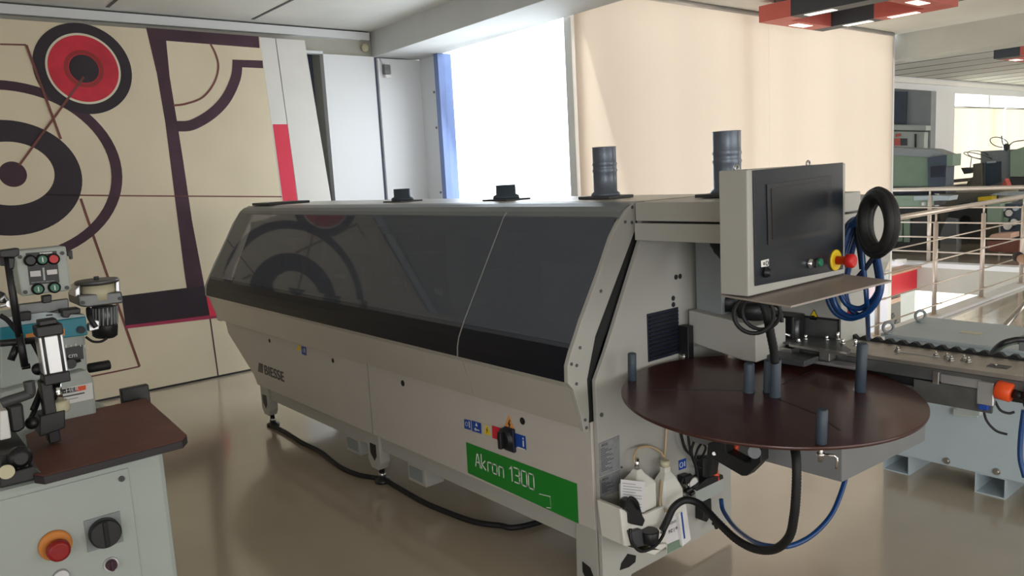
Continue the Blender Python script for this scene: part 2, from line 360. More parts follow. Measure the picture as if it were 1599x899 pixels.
# ================================================================ leaning painting
P0 = V((-6.755, 0, 0)); ND = V((2.9, 0, .09)).normalized(); UP = V((-.09, 0, 2.9)).normalized()
def pp(a, b, off=0): return at(a, b, pl=(P0 + ND * off, ND))
def yx(y, s): return P0 + V((0, y, 0)) + UP * s
def flat(mb, px, lay, m):
    mb.prism([pp(a, b, lay * .0012) for a, b in px], -ND * .001, m)
def smooth_px(pts, n=6):
    e = [pts[0]] + pts + [pts[-1]]; out = []
    for i in range(1, len(e) - 2):
        for k in range(n):
            t = k / n; out.append(tuple(.5 * (2 * e[i][j] + (e[i + 1][j] - e[i - 1][j]) * t + (2 * e[i - 1][j] - 5 * e[i][j] + 4 * e[i + 1][j] - e[i + 2][j]) * t * t + (3 * e[i][j] - e[i - 1][j] - 3 * e[i + 1][j] + e[i + 2][j]) * t ** 3) for j in (0, 1)))
    return out + [pts[-1]]
def stroke(mb, px, wd, lay, m, sm=True):
    P = [pp(a, b, lay * .0012) for a, b in (smooth_px(px) if sm and len(px) > 2 else px)]; L = []; Rr = []
    for i, p in enumerate(P):
        t = (P[min(i + 1, len(P) - 1)] - P[max(i - 1, 0)]).normalized(); n = ND.cross(t); L.append(p + n * wd / 2); Rr.append(p - n * wd / 2)
    for i in range(len(P) - 1): mb.prism([L[i], L[i + 1], Rr[i + 1], Rr[i]], -ND * .001, m)
def disc(mb, c, ry, rz, lay, m, r_in=0, seg=72):
    cc = c + ND * lay * .0012
    if not r_in: mb.prism([cc + V((0, 1, 0)) * ry * math.cos(t) + UP * rz * math.sin(t) for t in [2 * PI * i / seg for i in range(seg)]], -ND * .001, m); return
    for i in range(seg):
        a, b = 2 * PI * i / seg, 2 * PI * (i + 1) / seg; g = lambda t, k: cc + V((0, 1, 0)) * ry * k * math.cos(t) + UP * rz * k * math.sin(t)
        mb.prism([g(a, 1), g(b, 1), g(b, r_in), g(a, r_in)], -ND * .001, m)
art = thing('abstract_painting', 'tall abstract mural of black rings and strokes on cream boards leaning on wall', 'painting', tuple(yx(1.0, 0)))
yr0 = 2.955
def board(y0, y1, s1, m, th=.03, nm='board', s0=0.0, off=0.0):
    mb = MB(); mb.prism([yx(y0, s0) + ND * off, yx(y1, s0) + ND * off, yx(y1, s1) + ND * off, yx(y0, s1) + ND * off], -ND * th, m); return mb
y_split = pp(341, 588).y
def foot(p, q): t_ = p.z / (p.z - q.z); return p + (q - p) * t_
eA, eB = pp(405.3, 57), pp(441, 322); mb = MB(); mb.prism([yx(-5.5, 0), foot(eA, eB), eA, yx(-5.5, 2.9)], -ND * .03, 'art_cream'); mb.prism([yx(-5.5, .002) + ND * .003, foot(eA, eB) + ND * .003, foot(eA, eB) + ND * .003 + UP * .016, yx(-5.5, .018) + ND * .003], -ND * .003, 'black')
top = pp(405, 60).y
# rings at left
def oval(cx, cy, xr, yt, lay, m, r_in=0):
    c = pp(cx, cy); disc(mb, c, abs(pp(xr, cy).y - c.y), abs(pp(cx, yt).z - c.z), lay, m, r_in)
oval(12, 270, 191, 125, 1, 'art_plum', .897)
oval(14, 278, 128.5, 187, 1, 'art_black'); oval(16, 271, 85, 221, 2, 'art_cream')
oval(20, 272, 42, 252, 3, 'art_plum')
c2 = pp(131, 107.5); r2 = abs(pp(205, 107).y - c2.y); disc(mb, c2, r2, r2 * 1.0, 2, 'art_black'); disc(mb, c2, r2 * .76, r2 * .78, 3, 'art_cream_pale'); disc(mb, c2, r2 * .715, r2 * .73, 4, 'art_red'); disc(mb, c2, r2 * .30, r2 * .31, 5, 'art_black')
disc(mb, c2, r2 * .40, r2 * .41, 5, 'dark_red', .8)
# heavy stroke with arm and foot
flat(mb, [(228, 43), (259.5, 63.5), (265, 120), (276.5, 190), (286, 250), (300, 345), (317, 435), (328, 493), (296, 500), (292, 452), (288, 425), (281, 370), (272, 300), (258, 190), (245, 115)], 1, 'art_plum')
flat(mb, [(228, 43), (404, 57), (405.5, 75), (259, 63.5)], 1, 'art_plum')
flat(mb, [(190, 462), (318, 446), (328, 493), (196, 508)], 2, 'art_black'); flat(mb, [(196, 508), (341, 490), (342, 496), (197, 513)], 2, 'art_border'); flat(mb, [(322, 462), (330, 462), (342, 492), (328, 494)], 3, 'art_red_flat')
stroke(mb, [(277, 197), (300, 195), (330, 178), (353, 154), (368, 122), (371, 97)], .085, 2, 'art_plum')
flat(mb, [(363, 93), (410, 94.5), (411, 106.5), (378, 105), (364, 102)], 3, 'art_plum')
stroke(mb, [(271, 164.5), (290, 162), (316, 152), (334, 130), (341, 105), (337, 85), (329, 69)], .017, 2, 'art_line')
stroke(mb, [(41, 70), (95, 217)], .018, 4, 'art_line'); stroke(mb, [(126, 310), (150, 380), (218, 572)], .019, 1, 'art_line'); stroke(mb, [(218, 572), (180, 580), (140, 588)], .012, 1, 'art_line')
stroke(mb, [(131, 120), (30, 258)], .016, 6, 'art_line'); stroke(mb, [(0, 69), (41, 70)], .012, 1, 'art_line'); stroke(mb, [(0, 303), (200, 305.5), (440, 307)], .011, 1, 'art_line'); stroke(mb, [(328, 496), (341, 588)], .011, 1, 'art_plum')
disc(mb, yx(-1.6, 1.5), .8, .8, 1, 'art_black', .8); disc(mb, yx(-1.6, 1.5), .35, .35, 1, 'art_red')
mb.build('main_board', art)
mb = MB(); q = [pp(405.5, 58), pp(429.5, 60), pp(466, 322), pp(441.5, 322)]
mb.prism([q[0], q[1], foot(q[1], q[2]), foot(q[0], q[3])], -ND * .03, 'panel_white')
mb.prism([pp(426, 194, .002), pp(449, 194, .002), pp(465, 318, .002), pp(442.5, 318, .002)], -ND * .003, 'art_red_flat'); mb.build('narrow_board', art, 'narrow white board with a red block')
mb = MB(); q = [pp(431, 60, .002), pp(475.5, 63, .002), pp(519, 324, .002), pp(467, 324, .002)]
mb.prism([q[0], q[1], foot(q[1], q[2]), foot(q[0], q[3])], -ND * .03, 'panel_white'); mb.build('side_board', art, 'plain white board')
# alarm siren and small sensor near the corner
t = thing('wall_sensor', 'round cream wall sensor on the concrete band near the ceiling', 'sensor', (-6.96, 4.03, 2.84)); p = V((-6.965, 4.03, 2.89))
MB().lathe(p, (1, 0, 0), [(0, .04), (.03, .04), (.05, .02)], 'cream_plastic').build('sensor_body', t)
t = thing('wall_camera', 'small grey and white box hanging by a cable beside the dark corner gap', 'camera', (-6.88, 4.22, 2.6))
p = at(603, 108, x=-6.88); MB().box(-6.9, -6.85, p.y - .035, p.y + .035, p.z - .05, p.z + .04, 'dull_steel', .006).build('camera_body', t); MB().box(-6.9, -6.86, p.y - .02, p.y + .045, p.z - .085, p.z - .052, 'white', .004).build('bracket', t)
MB().tube([(-6.895, 4.155, 2.79), (-6.88, 4.17, 2.74), (-6.885, p.y, p.z + .04)], .006, 'alu', 6).build('cable', t)

# ================================================================ hanging lamps
lamp = thing('ceiling_lamp', 'square red and black hanging lamp frame near the peach blind', 'lamp', (-4.26, 6.62, 2.85))
x0, x1, y0, y1, wd, zb, hh = -4.26, -2.98, 6.62, 7.75, .2, 2.85, .145
def lbar(segs, name):
    mb = MB()
    for a in segs: mb.box(*a[:4], zb, zb + hh, a[4], .002)
    mb.build(name, lamp)
lbar([(x0, x0 + .32, y0, y0 + wd, 'lamp_red'), (x0 + .32, x1, y0, y0 + wd, 'lamp_black')], 'frame_bar')
lbar([(x0, x0 + wd, y0 + wd, y1 - wd, 'lamp_red')], 'frame_bar')
lbar([(x0, x0 + .62, y1 - wd, y1, 'lamp_black'), (x0 + .62, x1, y1 - wd, y1, 'lamp_red')], 'frame_bar')
lbar([(x1 - wd, x1, y0 + wd, y1 - wd, 'lamp_red')], 'frame_bar')
for (a, b_) in ((x0 + .55, y0 + wd / 2), (x0 + wd / 2, y0 + .55), (x0 + .42, y1 - wd / 2), (x0 + .85, y1 - wd / 2), (x1 - wd / 2, y0 + .55)):
    if a in (x0 + wd / 2, x1 - wd / 2): MB().box(a - .05, a + .05, b_ - .13, b_ + .13, zb - .004, zb + .004, 'lamp_diffuser').build('diffuser', lamp)
    else: MB().box(a - .13, a + .13, b_ - .05, b_ + .05, zb - .004, zb + .004, 'lamp_diffuser').build('diffuser', lamp)
for (a, b_) in ((x0 + .1, y0 + .1), (x1 - .1, y1 - .1)): MB().cyl((a, b_, zb + hh), (a, b_, 3.04), .006, 'steel', 8).build('hanger', lamp)
lamp2 = dup(lamp, (-4.26, 12.3, 2.8), 'black and red hanging lamp frame over the far hall, farther one')
for ch in lamp2.children:
    if ch.name.startswith('frame_bar') and len(ch.material_slots) == 2:
        a_, b_ = ch.material_slots[0].material, ch.material_slots[1].material
        for sl, mm in zip(ch.material_slots, (b_, a_)): sl.link = 'OBJECT'; sl.material = mm

# ================================================================ edge banding machine
ED = thing('edge_banding_machine', 'long grey edge banding machine with smoked hood and green banner on its front', 'machine', (-3.7, 2.33, 0))
XA, XB = -5.61, -1.935
def sub(mb, name, parent=ED, label=None): return mb.build(name, parent, label)
# base frame
b = MB(); b.box(-5.0, -1.96, 2.0, 2.68, .19, .32, 'machine_grey', .01); frame = sub(b, 'base_frame')
def leg(xa, xb):
    cx = (xa + xb) / 2
    for y0_, dd, fy in ((1.945, .06, 1.985), (2.6, .1, 2.65)):
        b = MB(); b.prism([(xa, y0_, .32), (xa, y0_, .13), (xa + .03, y0_, .085), (xb - .03, y0_, .085), (xb, y0_, .13), (xb, y0_, .32)], (0, dd, 0), 'machine_grey', .004)
        if fy < 2: b.prism([(cx - .028, 1.944, .225), (cx + .03, 1.944, .225), (cx + .03, 1.944, .16), (cx + .01, 1.944, .135), (cx - .028, 1.944, .17)], (0, -.003, 0), 'black')
        o = sub(b, 'leg')
        b = MB(); b.lathe((cx, fy, 0), (0, 0, 1), [(0, .042), (.018, .042), (.024, .02), (.09, .012)], 'black'); b.lathe((cx, fy, .035), (0, 0, 1), [(0, .022), (.02, .022)], 'steel', 6); sub(b, 'levelling_foot', o)
leg(-5.10, -4.97); leg(-3.66, -3.53)
b = MB(); b.prism([(-2.06, 1.945, .3), (-2.07, 1.945, .0), (-2.05, 1.945, -.0), (-1.95, 1.945, .0), (-1.95, 1.945, .3)], (0, .12, 0), 'machine_grey', .003)
p = [(-2.03, .13), (-1.99, .12), (-1.972, .085), (-1.975, .05), (-2.0, .045), (-2.03, .09)]; b.prism([(a, 1.944, c) for a, c in p], (0, -.003, 0), 'black'); sub(b, 'leg')
for xa in (-3.95, -3.3):
    b = MB(); b.box(xa, xa + .16, 1.97, 2.08, .1, .2, 'machine_grey', .004); b.box(xa + .02, xa + .14, 1.965, 1.971, .12, .18, 'mid_grey'); sub(b, 'mounting_bracket')
# front panels: two long sheets with a diagonal cut at the far end
b = MB(); b.prism([(-5.60, 1.93, .70), (-5.555, 1.93, .585), (-5.15, 1.93, .35), (-5.10, 1.93, .288), (-3.565, 1.93, .288), (-3.565, 1.93, .70)], (0, .02, 0), 'warm_grey', .002)
for x in (-4.816, -3.945): b.cyl((x, 1.9305, .627), (x, 1.928, .627), .013, 'rubber', 16)
fp1 = sub(b, 'front_panel')
b = MB(); b.prism([(-3.557, 1.93, .288), (-1.943, 1.93, .288), (-1.943, 1.93, .70), (-3.557, 1.93, .70)], (0, .02, 0), 'warm_grey', .002)
for x in (-3.218, -2.325): b.cyl((x, 1.9305, .624), (x, 1.928, .624), .015, 'rubber', 16)
fp2 = sub(b, 'front_panel')
b = MB(); b.prism([(-5.58, 1.96, .7), (-5.53, 1.96, .585), (-5.12, 1.96, .35), (-5.08, 1.96, .3), (-5.08, 1.96, .2), (-1.96, 1.96, .2), (-1.96, 1.96, .7)], (0, .7, 0), 'machine_grey'); b.box(-5.58, -1.96, 1.96, 2.7, .7, .86, 'dark_grey'); sub(b, 'cabinet_body')
# lettering + stickers on the front
b = MB(); YF = 1.929
b.text('BIESSE', (-4.955, YF, .385), (1, 0, 0), (0, 0, 1), .09, 'dark_grey', .0015, width=.31, spacing=1.02); b.text('BIESSE', (-4.951, YF, .387), (1, 0, 0), (0, 0, 1), .09, 'dark_grey', .001, width=.31, spacing=1.02)
for i in range(4): b.prism([(-5.06 + i * .022, YF, .385), (-5.05 + i * .022, YF, .385), (-5.02 + i * .018, YF, .45), (-5.03 + i * .018, YF, .45)], (0, -.0015, 0), 'dark_grey')
sub(b, 'logo_lettering', fp1, 'dark grey BIESSE lettering')
def quad(mb, px, m, y=YF, th=.0015): mb.prism(plane_pts(px, y=y), (0, th * -1, 0), m)
b = MB(); quad(b, [(728, 690), (901, 755), (903.5, 817), (731, 738)], 'green'); bn = sub(b, 'banner', fp2, 'green banner')
b = MB(); o = at(743, 737, y=1.927); e = at(840, 775, y=1.927)
b.strokes('Akron 1300', (o.x + .003, 1.9268, .352), .062, (e.x - o.x) / 12.0, 'white', .085)
sub(b, 'banner_lettering', bn, 'pale Akron 1300 lettering'); b = MB()
q = [at(842, 771, y=1.9265), at(859, 775, y=1.9265), at(860, 793, y=1.9265), at(853, 792, y=1.9265)]
for a, c in zip(q, q[1:]): b.prism([a + V((0, 0, .002)), c + V((.002, 0, .002)), c + V((.002, 0, -.001)), a + V((0, 0, -.001))], (0, -.0008, 0), 'white')
sub(b, 'corner_mark', bn, 'thin pale corner mark')
def sticker(px, m, mark=None, lab=None):
    b = MB(); quad(b, px, m); cx = sum(p[0] for p in px) / len(px); cy = sum(p[1] for p in px) / len(px); c = at(cx, cy, y=1.927)
    if mark == 'bolt': b.prism([c + V((x, 0, z)) for x, z in ((.004, .02), (-.009, -.002), (-.001, -.002), (-.005, -.024), (.009, .003), (.001, .003), (.008, .02))], (0, -.001, 0), 'black')
    if mark == 'tri':
        b.prism([c + V((x, 0, z)) for x, z in ((-.022, -.02), (.022, -.02), (0, .024))], (0, -.001, 0), 'yellow'); b.prism([c + V((x, -.001, z)) for x, z in ((.002, .012), (-.006, -.002), (0, -.002), (-.003, -.015), (.006, .001), (0, .001), (.004, .012))], (0, -.001, 0), 'black')
    if mark == 'i': b.box(c.x + .012, c.x + .018, 1.926, 1.927, c.z - .018, c.z + .008, 'white'); b.box(c.x + .012, c.x + .018, 1.926, 1.927, c.z + .013, c.z + .02, 'white'); b.box(c.x - .022, c.x + .025, 1.926, 1.927, c.z - .03, c.z - .026, 'white')
    if mark == '!': b.box(c.x + .010, c.x + .015, 1.926, 1.927, c.z - .012, c.z + .016, 'white'); b.torus(c + V((-.008, 0, 0)), (0, 1, 0), .009, .0015, 'cool_grey', 14, 5)
    if mark == 'a': b.prism([c + V((x, 0, z)) for x, z in ((-.008, .004), (.008, .004), (0, .02))], (0, -.001, 0), 'white'); b.box(c.x - .018, c.x + .018, 1.926, 1.927, c.z - .014, c.z - .010, 'white'); b.box(c.x - .012, c.x - .004, 1.926, 1.927, c.z - .018, c.z - .006, 'white')
    sub(b, 'safety_sticker', fp2 if px[0][0] > 573 else fp1, lab)
sticker([(725, 654), (735, 656), (735.5, 671), (725.5, 668.5)], 'sticker_blue', '!', 'small blue sticker')
sticker([(736.5, 656), (751, 660.5), (752, 677), (737.5, 672.5)], 'sticker_blue', 'a', 'blue sticker with arrow')
sticker([(753.5, 661), (767.5, 665), (768, 681.5), (754.5, 677)], 'cream_plastic', 'tri', 'pale sticker with yellow triangle')
sticker([(768.5, 664), (787, 669.5), (787, 689), (769.5, 683.5)], 'fabric_red', None, 'red sticker')
sticker([(794.5, 647), (804, 671.5), (787, 668)], 'sticker_orange', 'bolt', 'orange warning triangle')
sticker([(805, 676), (820.5, 681), (822, 702.5), (806, 697.5)], 'sticker_blue', 'i', 'blue information sticker')
sticker([(467, 537), (471, 547), (463, 546)], 'yellow', None, 'orange warning triangle'); sticker([(471, 540), (478, 542), (478.5, 555), (471.5, 552.5)], 'sticker_blue', '!', 'small blue sticker')
c = at(792, 684, y=1.925); b = MB(); b.lathe((c.x, 1.93, c.z), (0, -1, 0), [(0, .048), (.018, .046), (.02, .038), (.03, .036)], 'black', 28); b.box(c.x - .01, c.x + .01, 1.88, 1.90, c.z - .036, c.z + .036, 'black', .004)
b.box(c.x - .01, c.x + .05, 1.915, 1.93, c.z - .05, c.z + .05, 'navy', .004); sub(b, 'main_switch', fp2, 'black rotary main switch')
# hood profile (y, z)
HP = [(2.26, 1.473), (2.20, 1.471), (2.155, 1.460), (2.128, 1.442), (2.108, 1.420), (1.872, 1.020), (1.850, .978), (1.835, .948), (1.825, .91), (1.822, .87)]
def sheet(prof, xa, xb, m, th, mb=None):
    mb = mb or MB(); n = len(prof); inn = []
    for i in range(n):
        a = V((0, *prof[max(i - 1, 0)])); c = V((0, *prof[min(i + 1, n - 1)])); t = (c - a).normalized(); nn = V((0, -t.z, t.y)); inn.append((prof[i][0] - nn.y * -th, prof[i][1] - nn.z * -th))
    for i in range(n - 1):
        A = [(xa, *prof[i]), (xa, *prof[i + 1]), (xa, *inn[i + 1]), (xa, *inn[i])]
        mb.prism(A, (xb - xa, 0, 0), m)
    bmesh.ops.remove_doubles(mb.bm, verts=mb.bm.verts, dist=1e-5)
    return mb
def cut(prof, z1, z0):
    out = []
    for (a, b_) in zip(prof, prof[1:]):
        def ip(z): t = (a[1] - z) / (a[1] - b_[1]); return (a[0] + (b_[0] - a[0]) * t, z)
        if a[1] <= z1 and a[1] >= z0: out.append(a)
        if a[1] > z1 > b_[1]: out.append(ip(z1))
        if a[1] > z0 > b_[1]: out.append(ip(z0))
    if prof[-1][1] >= z0: out.append(prof[-1])
    return out
XS = -2.59
hood = None
def window(xa, xb):
    g = MB()
    prof = cut(HP, 1.425, .985); n = len(prof)
    sheet(prof, xa, xb, 'smoked', .005, g); o = sub(g, 'hood_window', ED, 'smoked curved hood window')
    sub(sheet(cut(HP, 1.0, .86), xa, xb, 'band_black', .008), 'window_band', o, 'glossy black lower band')
    return o
window(XA + .012, XS - .003); window(XS + .003, XB - .02)
sub(sheet([(y - .0015, z) for y, z in cut(HP, 1.44, .86)], XS - .003, XS + .002, 'alu', .003), 'seam_strip', ED, 'thin pale seam strip')
b = MB(); sheet(cut(HP, 1.5, 1.423), XA + .01, XB - .01, 'hood_top', .01, b); b.box(XA + .01, XB - .01, 2.25, 2.73, 1.455, 1.474, 'hood_grey', .004); sub(b, 'hood_roof')
SK = [(1.826, .868), (1.845, .845), (1.878, .735), (1.892, .685), (1.912, .675), (1.93, .70)]
for xa, xb in ((XA + .008, XS - .002), (XS + .002, XB - .02)): sub(sheet(SK, xa, xb, 'hood_grey', .012), 'hood_skirt')
sub(MB().box(-3.564, -3.558, 1.929, 1.95, .29, .70, 'alu'), 'seam_strip', ED, 'thin pale seam strip')
b = MB(); b.box(XA + .02, XB - .03, 1.84, 1.86, .862, .868, 'alu'); sub(b, 'trim_strip')
# end cheeks of the hood
CH = [(2.20, 1.475), (2.145, 1.445), (2.105, 1.405), (2.067, 1.358), (2.006, 1.25), (1.938, 1.14), (1.90, 1.08), (1.871, 1.025), (1.842, .975), (1.822, .93), (1.820, .87), (1.845, .842), (1.877, .737), (1.888, .678), (1.912, .668), (1.918, .74), (1.915, .863), (1.965, 1.012), (2.057, 1.156), (2.125, 1.262), (2.199, 1.379)]
def cheek(x, th):
    b = MB(); b.prism([(x, *p) for p in CH], (th, 0, 0), 'machine_grey', .0025)
    s = 1 if th > 0 else -1
    for (y, z) in ((2.18, 1.455), (2.175, 1.40), (2.14, 1.405), (1.885, .985), (1.865, .925), (1.84, .935), (1.895, .72), (1.90, .69), (1.86, .86), (2.0, 1.17)): b.cyl((x + th, y, z), (x + th + .003 * s, y, z), .006, 'dull_steel', 10)
    return sub(b, 'hood_cheek')
cheek(-1.955, .02); cheek(-5.60, -.02)
b = MB(); b.prism([(-1.975, 2.2, 1.37), (-1.975, 1.955, .99), (-1.975, 1.905, .86), (-1.975, 1.905, .70), (-1.975, 1.95, .70), (-1.975, 1.95, .86), (-1.975, 2.01, .98), (-1.975, 2.24, 1.33)], (.03, 0, 0), 'rubber'); sub(b, 'door_seal')
# near end plate
XE = -1.922
b = MB(); b.prism([(XE, 1.942, 0.0), (XE, 1.942, .855), (XE, 2.0, .95), (XE, 2.21, 1.34), (XE, 2.21, 1.47), (XE, 2.745, 1.47), (XE, 2.745, .06), (XE, 2.1, .06), (XE, 2.02, 0)], (-.018, 0, 0), 'machine_grey', .002)
b.prism(plane_pts([(967.7, 890), (970, 879), (980, 864), (993, 867), (992, 877), (982, 885)], x=XE + .0005), (.001, 0, 0), 'black')
for (y, z) in ((2.405, 1.17), (2.43, 1.17), (2.385, 1.09), (2.385, 1.065)): b.cyl((XE, y, z), (XE + .002, y, z), .010, 'rubber', 14)
for (y, z, r) in ((1.965, .725, .008), (2.005, .25, .004), (2.06, .5, .004)): b.cyl((XE, y, z), (XE + .004, y, z), r, 'dull_steel', 12)
ep = sub(b, 'end_plate')
b = MB(); b.prism([(XE, 2.228, .868), (XE, 2.41, .868), (XE, 2.41, 1.052), (XE, 2.228, 1.052)], (.004, 0, 0), 'navy')
for i in range(11): z = .878 + i * .0155; b.prism([(XE + .004, 2.235, z), (XE + .004, 2.403, z), (XE + .012, 2.403, z + .004), (XE + .012, 2.235, z + .004)], (0, 0, .004), 'black')
sub(b, 'louvre_vent', ep, 'dark louvred vent')
def plate(px, rows, name='rating_plate'):
    P = plane_pts(px, x=XE + .001); b = MB(); b.prism(P, (.001, 0, 0), 'label_grey'); TL, TR, BR, BL = P
    b.text('BIESSE', tuple(TL + (TR - TL) * .12 + V((.001, 0, -.016))), (0, 1, 0), (0, 0, 1), .012, 'dark_grey', .0006)
    for i in range(rows):
        z = TL.z - .024 - i * (TL.z - BL.z - .035) / rows; b.box(XE + .002, XE + .0026, TL.y + .008, TL.y + .03 + .05 * ((i * 37 % 11) / 11), z - .0015, z + .0008, 'dark_grey')
    for y in (TL.y + .006, TR.y - .006): b.cyl((XE + .002, y, TL.z - .006), (XE + .004, y, TL.z - .006), .003, 'steel', 8)
    sub(b, name, ep, 'engraved silver rating plate')
plate([(934.5, 692.5), (967, 679), (968, 731.5), (936, 744)], 14); plate([(936, 746), (968, 733), (968.5, 764.5), (937, 777.5)], 8)
P = plane_pts([(1059.5, 719), (1071, 715), (1071.5, 730), (1060, 734)], x=XE + .001); b = MB(); b.prism(P, (.001, 0, 0), 'sticker_blue'); b.torus((XE + .0025, (P[0].y + P[1].y) / 2 - .008, (P[0].z + P[2].z) / 2), (1, 0, 0), .010, .0015, 'white', 14, 5); b.box(XE + .002, XE + .003, P[1].y - .012, P[1].y - .008, P[2].z + .01, P[1].z - .01, 'white'); sub(b, 'safety_sticker', ep, 'blue ear protection sticker')
# things inside the hood, seen dimly through it
b = MB(); b.box(-5.5, -2.05, 2.3, 2.66, .87, .96, 'dull_steel', .004)
for i, (x, wx, hz, m) in enumerate(((-5.2, .3, .28, 'dark_grey'), (-4.75, .12, .35, 'dull_steel'), (-4.35, .3, .22, 'mid_grey'), (-3.95, .1, .38, 'dull_steel'), (-3.6, .28, .25, 'dark_grey'), (-3.2, .12, .36, 'mid_grey'), (-2.9, .16, .2, 'dark_grey'), (-2.5, .3, .26, 'mid_grey'), (-2.2, .14, .33, 'dark_grey'))): b.box(x, x + wx, 2.22, 2.5, .96, .96 + hz, m, .008)
for x in (-4.6, -3.8, -2.75): b.cyl((x, 2.2, 1.0), (x, 2.28, 1.3), .03, 'dull_steel', 12)
b.box(-5.5, -2.05, 2.15, 2.23, 1.32, 1.36, 'dull_steel', .004); sub(b, 'machining_units')
for (x_, y_, w_, h_) in ((528, 431, .13, .022), (620, 443, .16, .02), (683, 455, .06, .035)): p = at(x_, y_, y=2.16); sub(MB().box(p.x - w_ / 2, p.x + w_ / 2, 2.16, 2.17, p.z - h_ / 2, p.z + h_ / 2, 'white', .003), 'flash_plate')  # added white plates standing in for flashes of daylight behind the hood
b = MB(); b.box(-5.58, -1.95, 2.70, 2.73, .3, 1.46, 'dark_grey'); sub(b, 'back_panel')
# far end cheek inner plate
b = MB(); b.prism([(-5.585, 1.98, .60), (-5.585, 1.98, .9), (-5.585, 2.2, 1.35), (-5.585, 2.7, 1.46), (-5.585, 2.7, .6)], (.012, 0, 0), 'machine_grey'); sub(b, 'end_plate')
b = MB(); b.box(-5.56, -5.25, 2.2, 2.5, 1.474, 1.492, 'black', .003); sub(b, 'roof_hatch')
# roof ducts
def stub(x, y, h, r=.048):
    b = MB(); b.box(x - r * 1.9, x + r * 1.9, y - r * 1.6, y + r * 1.6, 1.474, 1.482, 'dark_grey', .002); b.lathe((x, y, 1.482), (0, 0, 1), [(0, r * 1.35), (.015, r * 1.3), (.022, r), (h, r), (h, r - .005), (.03, r - .005)], 'machine_dark'); sub(b, 'duct_stub')
stub(-3.9, 2.43, .066); stub(-2.96, 2.43, .066)
def duct(x, y, z0, h, r=.05):
    b = MB(); b.box(x - r * 1.8, x + r * 1.8, y - r * 1.5, y + r * 1.5, z0, z0 + .012, 'dark_grey', .002)
    pr = [(0, r * 1.25), (.012, r * 1.2), (.02, r), (h * .48, r), (h * .52, r * 1.06), (h * .56, r), (h * .62, r), (h * .65, r * 1.06), (h * .69, r), (h * .98, r), (h, r * 1.03), (h, r - .006), (h * .5, r - .006)]
    b.lathe((x, y, z0 + .01), (0, 0, 1), pr, 'duct_grey', 32)
    for i in range(4): b.cyl((x + r * .35, y - r * .93, z0 + .04 + i * h * .22), (x + r * .38, y - r * 1.0, z0 + .04 + i * h * .22), .003, 'dull_steel', 8)
    sub(b, 'extraction_duct')
duct(-2.32, 2.45, 1.475, .205); duct(-1.72, 2.46, 1.475, .225)
# box beam towards the control panel
b = MB(); b.box(-1.92, -1.36, 2.18, 2.74, 1.405, 1.472, 'machine_grey', .003); b.box(-1.92, -1.36, 2.172, 2.74, 1.335, 1.398, 'machine_grey', .003); sub(b, 'gantry_beam')
b = MB(); b.prism([(-1.9, 2.5, 1.0), (-1.9, 2.5, 1.33), (-1.9, 2.7, 1.33), (-1.9, 2.74, 1.0)], (.12, 0, 0), 'mid_grey', .003); sub(b, 'inner_housing')
b = MB(); b.tube([(-1.80, 2.46, 1.36), (-1.74, 2.45, 1.27), (-1.63, 2.45, 1.22), (-1.5, 2.46, 1.2)], .022, 'rubber', 12, rib=.12); sub(b, 'corrugated_hose')
# glue unit cover below
b = MB(); b.prism([(-1.9, 2.45, 1.035), (-1.60, 2.45, 1.005), (-1.60, 2.45, .87), (-1.66, 2.45, .87), (-1.88, 2.45, .905), (-1.9, 2.45, .88)], (0, .2, 0), 'machine_grey', .005); sub(b, 'glue_pot_cover')
b = MB(); b.lathe((-1.81, 2.58, 1.03), (0, 0, 1), [(0, .07), (.05, .07), (.06, .06)], 'black'); b.lathe((-1.68, 2.56, 1.01), (0, 0, 1), [(0, .06), (.055, .06), (.065, .045)], 'black'); sub(b, 'glue_pot')
b = MB(); b.box(-1.915, -1.87, 2.405, 2.44, .84, .98, 'black', .003); b.cyl((-1.9, 2.42, .845), (-1.9, 2.42, .87), .02, 'steel'); sub(b, 'bracket')
# rear housing with warning triangle
b = MB(); b.box(-1.9, -1.46, 2.8, 3.02, .62, 1.08, 'machine_grey', .005); b.prism([(-1.9, 2.8, 1.08), (-1.46, 2.8, 1.08), (-1.42, 2.8, 1.18), (-1.392, 2.8, 1.40), (-1.40, 2.8, 1.432), (-1.42, 2.8, 1.44), (-1.9, 2.8, 1.45)], (0, .3, 0), 'machine_grey', .004)
b.box(-1.68, -1.468, 2.792, 2.8, .91, .985, 'dull_steel', .001); b.box(-1.68, -1.465, 2.789, 2.8, .983, .99, 'black'); b.box(-1.470, -1.463, 2.789, 2.8, .91, .99, 'black'); hs = sub(b, 'rear_housing')
b = MB(); P = plane_pts([(1271.5, 483), (1280.5, 501), (1262.5, 498)], y=2.797); b.prism(P, (0, -.001, 0), 'black'); c = sum(P, V()) / 3; b.prism([c + (p - c) * .86 + V((0, -.0015, 0)) for p in P], (0, -.001, 0), 'yellow'); b.box(c.x - .016, c.x + .014, 2.792, 2.794, c.z - .012, c.z - .005, 'black'); b.box(c.x - .01, c.x + .004, 2.792, 2.794, c.z - .005, c.z + .004, 'black'); sub(b, 'warning_sticker', hs, 'yellow warning triangle with a hand')
b = MB(); p = at(1321, 487, y=2.8); b.lathe((-1.46, 2.86, 1.01), (1, 0, 0), [(0, .014), (.012, .015), (.02, .012)], 'red'); sub(b, 'red_knob', hs)
